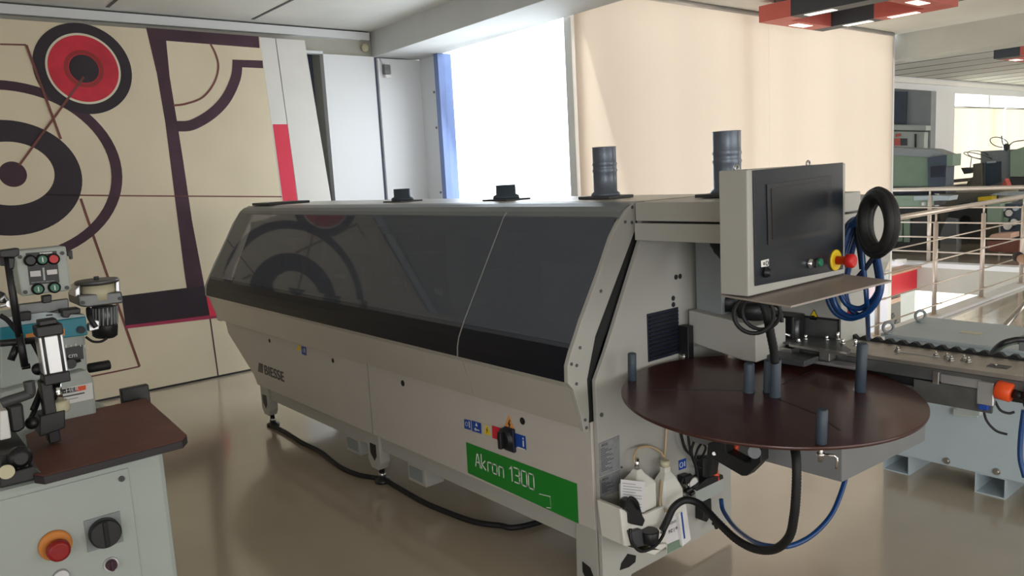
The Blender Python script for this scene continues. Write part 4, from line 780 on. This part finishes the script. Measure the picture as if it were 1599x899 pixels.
b = MB(); q = at(1590, 401, y=9.6); q2 = at(1625, 420, y=9.4); b.tube([q, q2], .045, 'wood_rail', 14, smooth=False); b.cyl(q2 + V((0, 0, 0)), V((q2.x, q2.y, 0)), .03, 'wood_rail'); b.build('rail_tube', t)
b = MB(); b.sphere(q, .058, 'board_edge'); b.build('end_knob', t)

# ================================================================ far machines beyond the stair well
def far(px, y, depth, m, mb, bev=.01): mb.prism(plane_pts(px, y=y), (0, depth, 0), m, bev)
t = thing('milling_machine', 'large green and slate machine with a dark cabinet behind the far railing', 'machine', (-6.2, 13.4, 0))
b = MB(); far([(1350, 234), (1450, 236), (1450, 292), (1350, 292)], 13.0, .35, 'sage', b); far([(1350, 228), (1455, 233), (1480, 242), (1450, 246), (1350, 240)], 12.98, .4, 'mid_grey', b); b.build('machine_body', t)
b = MB(); far([(1448, 246), (1479, 242), (1477, 290), (1449, 293)], 12.9, .3, 'machine_dark', b); far([(1453, 260), (1476, 258), (1475, 276), (1453, 277)], 12.88, .02, 'navy', b, 0); b.build('side_door', t, 'slate blue side door')
b = MB(); far([(1478, 241), (1489, 240), (1488, 259), (1478, 260)], 12.9, .3, 'sage', b); b.build('side_box', t)
b = MB(); far([(1350, 292), (1477, 292), (1477, 302), (1350, 304)], 12.95, .4, 'navy', b); far([(1350, 306), (1452, 305), (1452, 322), (1350, 324)], 12.9, .3, 'sage_light', b); far([(1350, 326), (1452, 324), (1452, 392), (1350, 388)], 12.98, .4, 'black', b); far([(1411, 335), (1421, 335), (1420, 378), (1411, 378)], 12.95, .04, 'sage', b, 0); far([(1400, 338), (1409, 338), (1409, 377), (1400, 377)], 12.95, .04, 'sage', b, 0); b.build('machine_base', t)
b = MB(); far([(1427, 306), (1452, 306), (1452, 312), (1427, 313)], 12.7, .3, 'cool_grey', b, .003); far([(1456, 305), (1484, 306), (1482, 313), (1456, 313)], 12.7, .3, 'cool_grey', b, .003); far([(1458, 314), (1470, 313), (1468, 320), (1458, 320)], 12.75, .2, 'dark_grey', b, .003); b.cyl(at(1442, 321, y=12.8), at(1442, 315, y=12.8), .03, 'white'); b.build('spindle_unit', t)
t = thing('tall_cabinet', 'tall slate and pale cabinet standing against the far hall wall', 'cabinet', (-7.0, 14.6, 0))
P0_ = dict(y=14.6)
b = MB(); far([(1396, 138), (1455, 142), (1453, 232), (1393, 230)], 14.7, .2, 'mid_grey', b); far([(1380, 142), (1415, 143), (1413, 194), (1380, 192)], 14.62, .06, 'machine_dark', b, 0); far([(1380, 194), (1446, 196), (1446, 204), (1380, 203)], 14.5, .2, 'old_grey', b); far([(1380, 204), (1444, 206), (1443, 236), (1380, 236)], 14.55, .15, 'old_grey', b); far([(1396, 232), (1453, 232), (1453, 381), (1396, 380)], 14.72, .18, 'machine_dark', b); b.build('cabinet_body', t)
b = MB(); far([(1428, 209), (1430, 209), (1430, 231), (1428, 231)], 14.5, .03, 'black', b, 0); far([(1406, 216), (1416, 216), (1416, 227), (1406, 227)], 14.53, .02, 'dark_grey', b, 0); far([(1396, 216), (1406, 216), (1406, 227), (1396, 227)], 14.53, .02, 'lamp_red', b, 0); far([(1398, 209), (1406, 208), (1406, 212), (1398, 214)], 14.53, .02, 'lamp_red', b, 0); b.build('front_marking', t, 'red and grey marking'); 
k = MB(); k.box(-7.05, -6.9, 16.6, 17.9, 0, 2.78, 'wall_white'); struct('trim_6', k)
t = thing('panel_saw', 'grey and green panel machine with looped wires on top at the right edge', 'machine', (-5.2, 16.2, 0))
b = MB(); far([(1531, 236), (1640, 230), (1640, 298), (1531, 298)], 16.0, .8, 'mid_grey', b); far([(1519, 256), (1533, 254), (1533, 298), (1505, 298), (1512, 280), (1519, 276)], 15.9, .7, 'olive_grey', b); b.build('machine_body', t)
b = MB(); far([(1577, 236), (1640, 216), (1640, 276), (1577, 276)], 15.9, .7, 'sage_light', b); b.build('guard', t, 'pale green guard'); b = MB(); far([(1539, 254), (1562, 252), (1562, 284), (1539, 292)], 15.95, .08, 'machine_dark', b, 0); far([(1541, 252), (1554, 251), (1554, 254), (1541, 255)], 15.9, .05, 'cool_grey', b, 0); far([(1577, 276), (1640, 276), (1640, 296), (1577, 296)], 15.95, .4, 'dark_grey', b); b.build('tool_opening', t)
b = MB(); far([(1500, 262), (1519, 262), (1519, 268), (1505, 272)], 15.9, .3, 'dark_grey', b); far([(1480, 281), (1512, 278), (1512, 283), (1480, 286)], 15.8, .5, 'olive_grey', b, .003); far([(1476, 290), (1530, 288), (1530, 375), (1476, 375)], 15.8, .8, 'olive_grey', b); far([(1531, 296), (1640, 296), (1640, 378), (1531, 375)], 16.0, .8, 'mid_grey', b); b.build('work_table', t)
b = MB(); cw = at(1527, 244, y=16); b.torus(cw, (.25, .3, 1), .24, .008, 'dark_grey', 26, 5); b.torus(cw + V((0, 0, .03)), (.1, .5, 1), .17, .007, 'dark_grey', 26, 5); cw = at(1560, 222, y=16); b.torus(cw, (.2, .7, .9), .15, .008, 'dark_grey', 26, 5); b.tube([at(1572, 236, y=16), at(1566, 224, y=16), at(1564, 212, y=16)], .01, 'dark_grey', 6); b.tube([at(1572, 232, y=16), at(1582, 222, y=16), at(1599, 219, y=16)], .01, 'dark_grey', 6); b.tube([at(1515, 262, y=16), at(1517, 246, y=16)], .008, 'dark_grey', 6); b.build('wires', t)
b = MB(); far([(1567, 226), (1570, 224), (1574, 226), (1574, 234), (1567, 234)], 16.0, .1, 'dark_grey', b, 0); far([(1561, 293), (1566, 285), (1569, 279), (1572, 286), (1574, 293)], 15.6, .2, 'lamp_red', b, 0); b.build('lever', t)
t = thing('lathe_base', 'olive grey machine body with round cover behind the far railing bars', 'machine', (-5.0, 14.8, 0))
b = MB(); far([(1466, 300), (1560, 300), (1560, 386), (1466, 383)], 14.5, .9, 'olive_grey', b); far([(1478, 340), (1494, 342), (1494, 386), (1464, 385), (1466, 370)], 14.3, .3, 'mid_grey', b); b.build('machine_body', t)
b = MB(); p = at(1512, 343, y=14.49); b.cyl(p, p + V((0, -.08, 0)), .3, 'dark_grey', 28); b.cyl(p + V((0, -.08, 0)), p + V((0, -.12, 0)), .08, 'black', 20); b.build('round_cover', t)
b = MB(); far([(1527, 308), (1549, 306), (1549, 312), (1527, 314)], 14.25, .2, 'yellow', b, 0); far([(1552, 302), (1640, 300), (1640, 304), (1545, 305)], 14.3, .5, 'cool_grey', b, .002); b.build('table_plate', t)
t = thing('dark_machine', 'dark machine with bright fittings behind the right end of the far railing', 'machine', (-4.0, 13.5, 0))
b = MB(); far([(1562, 318), (1650, 318), (1650, 396), (1562, 392)], 13.4, .8, 'machine_dark', b); far([(1541, 318), (1562, 318), (1562, 350), (1541, 350)], 13.2, .5, 'sage', b); b.build('machine_body', t)
b = MB()
for (x, y_, r) in ((1568, 326, .04), (1578, 332, .05), (1588, 325, .035), (1572, 343, .045), (1586, 346, .05), (1576, 352, .06)): p = at(x, y_, y=13.4); b.cyl(p, p + V((0, -.08, 0)), r, random.choice(['steel', 'cool_grey', 'sage']), 12)
b.build('fittings', t)
b = MB(); far([(1548, 366), (1578, 364), (1578, 372), (1541, 374)], 12.75, .35, 'wood_rail', b, .002); far([(1541, 376), (1592, 376), (1590, 396), (1541, 392)], 12.75, .35, 'board_brown', b, .004); tag(b.build('wooden_crate'), 'low wooden crate on the floor behind the far railing', 'crate')
b = MB(); far([(1397, 405), (1411, 405), (1411, 411), (1397, 411)], 11.3, .1, 'white', b, .003); tag(b.build('paper_roll'), 'small white roll lying on the wooden ledge by the railing', 'roll')

# ================================================================ edge trimming machine at left
XL = -2.33
L = thing('bench_trimming_machine', 'old grey and teal bench machine with brown table at the left edge', 'machine', (-2.7, .2, 0))
def xs(px, x, d, m, mb, bev=.003): mb.prism(plane_pts(px, x=x), (-d, 0, 0), m, bev)
pr_ = at(255, 703, x=XL); pb = at(280, 899, x=XL)
b = MB(); b.box(-3.1, XL, -.7, (pr_.y + pb.y) / 2, 0, .872, 'old_grey', .015); cab = b.build('cabinet', L)
b = MB(); TR_ = at(199, 730, x=XL); BR_ = at(222, 899, x=XL); yy = (TR_.y + BR_.y) / 2
b.box(XL, XL + .004, -.6, yy, .1, TR_.z, 'old_grey', .0015); c = at(195, 737, x=XL); b.cyl((XL + .004, yy - .02, TR_.z - .025), (XL + .009, yy - .02, TR_.z - .025), .008, 'dark_grey', 12); door = b.build('front_panel', cab)
def knob(px, py): return at(px, py, x=XL + .004)
c = knob(86, 850); b = MB(); b.lathe(c, (1, 0, 0), [(0, .040), (.008, .040), (.012, .034)], 'amber', 26); b.lathe(c + V((.01, .002, -.006)), (1, 0, 0), [(0, .018), (.012, .018), (.016, .029), (.032, .027), (.036, .02)], 'dark_red', 26); b.build('emergency_stop', cab, 'dark red stop button on amber ring')
c = knob(162, 829); b = MB(); b.box(XL + .004, XL + .008, c.y - .045, c.y + .045, c.z - .045, c.z + .045, 'mid_grey', .001); b.lathe(c + V((.004, 0, 0)), (1, 0, 0), [(0, .040), (.022, .040), (.026, .036)], 'black', 30); b.box(XL + .03, XL + .038, c.y - .006, c.y + .006, c.z - .036, c.z + .036, 'rubber', .002); b.build('main_switch', cab, 'black rotary switch on square plate')
c = knob(173, 880); b = MB(); b.lathe(c, (1, 0, 0), [(0, .020), (.005, .019)], 'alu', 22); b.lathe(c + V((.005, 0, 0)), (1, 0, 0), [(0, .015), (.012, .014)], 'art_plum', 20); b.box(c.x + .012, c.x + .022, c.y - .004, c.y + .004, c.z - .014, c.z + .014, 'art_plum', .001); b.build('selector_switch', cab, 'purple selector switch')
c = knob(95, 899); b = MB(); b.lathe(c, (1, 0, 0), [(0, .020), (.01, .018)], 'alu', 22); b.build('push_button', cab)
# brown table
ZT = .9
P = plane_pts([(52, 742), (68, 744), (285, 688), (292, 680), (228, 622), (105, 648), (40, 680)], z=ZT); b = MB(); b.prism(P, (0, 0, -.022), 'board_edge', .002)
b.prism([p + V((0, 0, .0008)) for p in P], (0, 0, .001), 'board_brown'); tb = b.build('table_board', L, 'brown board table with dark edge')
b = MB(); q = at(213, 622, z=ZT); b.box(q.x - .03, q.x + .0, q.y - .045, q.y + .045, ZT - .03, ZT + .04, 'black', .003); b.build('edge_stop', tb)
# dark carriage left of the table
b = MB(); xs([(0, 742), (52, 728), (70, 742), (56, 748), (0, 762)], -2.30, .3, 'black', b); xs([(0, 712), (46, 702), (50, 735), (0, 750)], -2.34, .3, 'black', b); c = at(10, 736, x=-2.295); b.cyl((c.x, c.y, c.z), (c.x + .006, c.y, c.z), .018, 'cream_plastic', 20); c = at(35, 728, x=-2.33); b.cyl((c.x, c.y, c.z), (c.x + .012, c.y, c.z), .012, 'dull_steel', 14); b.build('carriage', L)
b = MB(); c = at(30, 712, x=-2.34); b.lathe(c, (1, 0, 0), [(0, .028), (.02, .028), (.03, .015)], 'black', 20); b.build('clamp_knob', L); b = MB(); xs([(0, 705), (35, 698), (38, 714), (0, 720)], -2.42, .1, 'dull_steel', b); b.build('clamp_bar', L)
b = MB(); xs([(0, 642), (12, 640), (18, 684), (0, 688)], -2.42, .12, 'white', b, .004); b.build('white_cover', L, 'white cover'); b = MB(); xs([(12, 634), (36, 630), (40, 668), (30, 675), (18, 676)], -2.44, .12, 'black', b, .006); b.tube([at(2, 630, x=-2.42), at(12, 626, x=-2.42), at(40, 617, x=-2.42), at(47, 612, x=-2.42), at(45, 595, x=-2.42)], .014, 'dark_grey', 10); b.build('crank_handle', L)
# rear body
XM = -2.80
b = MB(); xs([(0, 613), (133, 577), (146, 590), (151, 640), (151, 690), (0, 720)], XM, .3, 'old_grey', b, .01); body = b.build('gearbox_housing', L)
b = MB(); xs([(0, 525), (131, 506), (137, 578), (0, 608)], XM - .05, .3, 'old_grey', b, .006); b.build('upper_housing', L)
b = MB(); xs([(0, 512), (134, 494), (137, 523), (0, 540)], XM + .03, .12, 'teal', b, .003); xs([(0, 497), (70, 487), (134, 492), (134, 497), (0, 512)], XM + .02, .2, 'cool_grey', b, .002); b.cyl(at(127, 515, x=XM + .035), at(127, 515, x=XM + .04), .012, 'navy', 14); xs([(40, 522), (55, 519), (56, 527), (41, 530)], XM + .034, .002, 'amber', b, 0); xs([(92, 514), (101, 513), (101, 524), (93, 525)], XM + .034, .002, 'amber', b, 0); beam_ = b.build('teal_beam', L, 'teal painted beam')
b = MB(); xs([(95, 545), (129, 538), (131, 560), (98, 566)], XM - .045, .002, 'black', b, 0)
for i in range(9): a = math.radians(150 - i * 15); c = at(113, 556, x=XM - .044); p = c + V((0, math.cos(a) * .055, math.sin(a) * .035)); b.box(p.x, p.x + .001, p.y - .0015, p.y + .0015, p.z - .003, p.z + .003 + .003 * (i % 2), 'white')
b.text('cm', tuple(at(107, 559, x=XM - .0435)), (0, 1, 0), (0, 0, 1), .022, 'white', .0006); c = at(108, 566, x=XM - .04); b.cyl(c, c + V((.03, 0, 0)), .016, 'black', 14); b.cyl(c + V((.02, -.03, -.005)), c + V((.02, .03, .005)), .005, 'black', 8); b.build('dial_scale', L, 'black dial scale')
b = MB(); b.cyl(at(137, 575, x=XM - .06), at(172, 569, x=XM - .06), .016, 'rubber', 14, .003); b.build('lever_grip', L)
b = MB(); xs([(70, 612), (144, 597), (146, 622), (72, 638)], XM + .004, .002, 'white', b, 0); P = plane_pts([(95, 608), (118, 604), (119, 611), (96, 615)], x=XM + .007); b.prism(P, (.001, 0, 0), 'black'); b.text('-HER', tuple(at(99, 613.5, x=XM + .0085)), (0, 1, 0), (0, 0, 1), .017, 'white', .0006, width=.045)
b.prism(plane_pts([(119, 604), (134, 601), (134, 608), (120, 611)], x=XM + .007), (.001, 0, 0), 'orange'); b.prism(plane_pts([(97, 619), (132, 612), (132, 614), (97, 621)], x=XM + .0065), (.0005, 0, 0), 'dark_grey'); b.prism(plane_pts([(97, 625), (122, 620), (122, 621), (97, 626)], x=XM + .0065), (.0005, 0, 0), 'mid_grey'); b.build('maker_label', L, 'white label with black and orange badge')
# pneumatic cylinder
c0 = at(77, 622, x=-2.55); b = MB(); c1, c2 = at(85, 580, x=-2.55), at(76, 522, x=-2.55); d = (c1 - c2)
yv = V((0, 1, 0)); up_ = (c2 - c1).normalized(); side = yv - up_ * yv.dot(up_); side.normalize(); fw = side.cross(up_)
def obox(mb, p, q, wd, dp_, m, bev=.003): mb.prism([p - side * wd / 2 - fw * dp_ / 2, p + side * wd / 2 - fw * dp_ / 2, p + side * wd / 2 + fw * dp_ / 2, p - side * wd / 2 + fw * dp_ / 2], q - p, m, bev)
obox(b, c1, c2, .062, .062, 'alu'); 
for s_ in (-.02, .02): b.cyl(c1 + side * s_ - fw * -.031, c2 + side * s_ - fw * -.031, .004, 'dark_grey', 8); b.cyl(c1 + side * s_ - fw * .031, c2 + side * s_ - fw * .031, .004, 'dark_grey', 8)
cy_ = b.build('pneumatic_cylinder', L, 'silver pneumatic cylinder')
b = MB(); obox(b, c2, c2 + up_ * .03, .066, .066, 'black'); obox(b, c2 + up_ * .03, c2 + up_ * .045, .045, .05, 'black'); b.build('end_cap', cy_, 'black upper end cap')
b = MB(); obox(b, c1 - up_ * .03, c1, .066, .066, 'black'); b.cyl(c1 - up_ * .095, c1 - up_ * .03, .012, 'chrome', 14); b.lathe(c1 - up_ * .12, up_, [(0, .022), (.004, .026), (.03, .026), (.034, .02)], 'cream_plastic'); b.build('piston_rod', cy_, 'black lower cap, chrome rod and cream foot')
b = MB(); obox(b, c1 - up_ * .2 - side * .028, c1 - up_ * .02 - side * .028, .03, .05, 'black'); b.build('guide_column', L); b = MB(); xs([(62, 650), (102, 640), (102, 668), (62, 682)], -2.52, .08, 'black', b, .003); b.build('tool_block', L)
# tall rod with cross bar
b = MB(); b.cyl(at(10, 392, x=-2.6), at(30, 525, x=-2.6), .010, 'black', 12); b.cyl(at(30, 520, x=-2.6), at(39, 572, x=-2.6), .010, 'black', 12); b.cyl(at(34, 573, x=-2.6), at(47, 571, x=-2.6), .008, 'black', 10); xs([(0, 391), (30, 387), (31, 397), (24, 402), (0, 402)], -2.58, .05, 'black', b); xs([(12, 402), (24, 402), (22, 420), (14, 420)], -2.59, .03, 'black', b); b.build('guide_rod', L)
b = MB(); b.cyl(at(0, 536, x=-2.62), at(54, 531, x=-2.62), .010, 'black', 12); b.cyl(at(26, 540, x=-2.62), at(17, 562, x=-2.62), .010, 'black', 12); b.tube([at(50, 533, x=-2.62), at(58, 548, x=-2.62), at(64, 562, x=-2.62), at(66, 590, x=-2.60), at(60, 615, x=-2.58), at(50, 640, x=-2.56)], .006, 'rubber', 8); b.tube([at(66, 600, x=-2.6), at(58, 630, x=-2.58), at(46, 658, x=-2.55)], .007, 'black', 8); c = at(60, 576, x=-2.6); b.sphere(c, .018, 'black'); c = at(50, 660, x=-2.52); b.sphere(c, .018, 'black'); b.build('clamp_arm', L)
b = MB(); b.tube([at(0, 492, x=-2.66), at(12, 500, x=-2.66), at(22, 512, x=-2.66), at(28, 520, x=-2.66)], .007, 'rubber', 8); b.tube([at(0, 470, x=-2.62), at(7, 462, x=-2.62), at(17, 474, x=-2.62), at(0, 478, x=-2.62)], .006, 'alu', 8, smooth=False); xs([(0, 455), (9, 458), (12, 473), (0, 474)], -2.64, .05, 'black', b); c = at(15, 474, x=-2.615); b.cyl(c, c + V((.008, 0, 0)), .010, 'alu', 12); b.build('upper_linkage', L); b = MB(); xs([(0, 405), (22, 410), (22, 416), (0, 415)], -2.66, .03, 'dark_grey', b); b.build('guide_bracket', L)
# fence plate + blocks
b = MB(); xs([(30, 475), (107, 466), (108, 482), (58, 491), (30, 494)], XM + .0, .02, 'dull_steel', b); xs([(30, 488), (49, 486), (49, 500), (32, 502)], XM + .03, .06, 'black', b); xs([(96, 484), (126, 481), (126, 489), (110, 491), (108, 496), (98, 496)], XM + .05, .06, 'black', b); xs([(70, 490), (84, 488), (84, 494), (70, 495)], XM + .02, .06, 'black', b); b.build('fence_plate', L)
# control box on stalk
XQ = -2.72
b = MB(); P = plane_pts([(22, 392), (103, 384), (112, 453), (34, 463)], x=XQ); b.prism(P, (-.09, 0, 0), 'old_grey', .006); cb = b.build('control_box', L, 'grey control box with buttons and gauges')
b = MB(); xs([(66, 462), (81, 460), (81, 472), (67, 474)], XQ - .03, .03, 'black', b); b.build('box_stalk', cb)
def onq(px, py): return at(px, py, x=XQ + .001)
for (x, y_, m, lb) in ((47, 406.5, 'black', 'black button'), (65.5, 405, 'green_button', 'green button'), (83, 404, 'red', 'red button'), (59, 451, 'green_button', 'green button'), (84.5, 448.5, 'green_button', 'green button')):
    c = onq(x, y_); b = MB(); b.lathe(c, (1, 0, 0), [(0, .0175), (.006, .0175), (.007, .013), (.010, .012)], 'black', 20); b.lathe(c + V((.006, 0, 0)), (1, 0, 0), [(0, .0125), (.006, .012)], m, 18)
    if m == 'green_button': b.box(c.x + .012, c.x + .0128, c.y - .0015, c.y + .0015, c.z - .007, c.z + .007, 'white')
    b.build('push_button', cb, lb)
b = MB(); b.prism(plane_pts([(40, 395), (88, 391.5), (89, 397.5), (41, 401)], x=XQ + .001), (.001, 0, 0), 'black'); b.prism(plane_pts([(43, 414), (90, 410), (93, 441), (46.5, 445)], x=XQ + .001), (.001, 0, 0), 'black'); b.prism(plane_pts([(66, 418), (69, 417.5), (71, 437), (68, 437.5)], x=XQ + .002), (.001, 0, 0), 'old_grey')
for i in range(4): c = onq(64 + i * 5, 395.5 - i * .4); b.box(c.x + .0015, c.x + .002, c.y - .004, c.y + .004, c.z - .002, c.z + .002, 'white')
for i in range(5): c = onq(52 + i * 7.5, 440.8 - i * .6); b.box(c.x + .0015, c.x + .002, c.y - .006, c.y + .005, c.z - .001, c.z + .001, 'mid_grey')
b.build('button_plate', cb, 'black printed plate')
for px in ([(46.5, 423.5), (63, 422), (64, 431), (47.5, 432)], [(72.5, 421.5), (89, 420), (89.5, 427.5), (73.5, 429)]): b = MB(); b.prism(plane_pts(px, x=XQ + .003), (.003, 0, 0), 'paper', .0005); b.build('gauge_window', cb)
for (x, y_) in ((31, 401), (97, 395), (39.5, 456), (104.5, 449)): c = onq(x, y_); b = MB(); b.cyl(c, c + V((.003, 0, 0)), .006, 'dark_grey', 10); b.build('screw', cb)
# motor at right
mt = MB(); XO = -2.85
c0 = at(163, 500, x=XO); c1 = at(160, 472, x=XO); ct = at(163, 478, x=XO); cbm = at(164, 527, x=XO); rm = (at(184, 500, x=XO) - at(143, 500, x=XO)).length / 2
hm = (ct - cbm).length; ax = (ct - cbm).normalized()
mt.lathe(cbm, ax, [(0, rm * .7), (.008, rm * .95), (hm * .4, rm), (hm * .42, rm)], 'black', 32)
mt.lathe(cbm + ax * hm * .42, ax, [(0, rm * .94), (hm * .6, rm * .94)], 'dull_steel', 32)
for i in range(20): a = 2 * PI * i / 20; d = V((math.cos(a), math.sin(a), 0)); mt.prism([cbm + ax * hm * .44 + d * rm * .9 + V((-d.y, d.x, 0)) * .002, cbm + ax * hm * .44 + d * rm * 1.02 + V((-d.y, d.x, 0)) * .002, cbm + ax * hm * .44 + d * rm * 1.02 - V((-d.y, d.x, 0)) * .002, cbm + ax * hm * .44 + d * rm * .9 - V((-d.y, d.x, 0)) * .002], ax * hm * .54, 'mid_grey')
mo = mt.build('motor', L, 'ribbed electric motor')
b = MB(); xs([(122, 461), (190, 455), (193, 470), (192, 473), (136, 480), (124, 478)], XO + rm + .01, .16, 'dull_steel', b, .005); xs([(117, 452), (125, 444), (126, 462), (118, 464)], XO + rm - .01, .1, 'alu', b); xs([(181, 440), (187, 437), (188, 456), (181, 456)], XO + rm - .01, .1, 'alu', b); b.build('motor_bracket', mo)
for (x, y_) in ((129.5, 472.5), (187.5, 466)): c = at(x, y_, x=XO + rm + .011); b = MB(); b.cyl(c, c + V((.004, 0, 0)), .006, 'dark_grey', 10); b.build('screw', mo)
ce = at(153, 453, x=XO); rp = (at(181, 453, x=XO) - at(127, 453, x=XO)).length / 2; b = MB(); b.lathe(ce - V((0, 0, .03)), (0, 0, 1), [(0, rp), (.05, rp)], 'cream_plastic', 36); b.build('glue_roller', mo, 'cream ring')
b = MB(); b.lathe(ce + V((0, 0, .022)), (0, 0, 1), [(0, rp * 1.0), (.004, rp * 1.28), (.010, rp * 1.28), (.014, rp * 1.2)], 'dull_steel', 40); b.cyl(ce + V((0, 0, .034)), ce + V((0, 0, .046)), .008, 'dark_grey', 10); b.build('top_cover', mo)
b = MB(); xs([(138, 507), (149, 499), (156, 501), (155, 514), (139, 518)], XO + rm + .02, .03, 'alu', b); b.tube([at(138, 482, x=XO + rm), at(140, 495, x=XO + rm + .03), at(150, 511, x=XO + rm + .04)], .008, 'black', 10); b.tube([at(134, 526, x=XM), at(145, 533, x=XM), at(158, 533, x=XM), at(167, 528, x=XM)], .004, 'rubber', 8); b.build('junction_lever', mo)
b = MB(); xs([(106, 392), (113, 391), (114, 404), (110, 405), (109, 400), (106, 400)], XQ - .03, .02, 'black', b, .001); b.build('hook', cb)
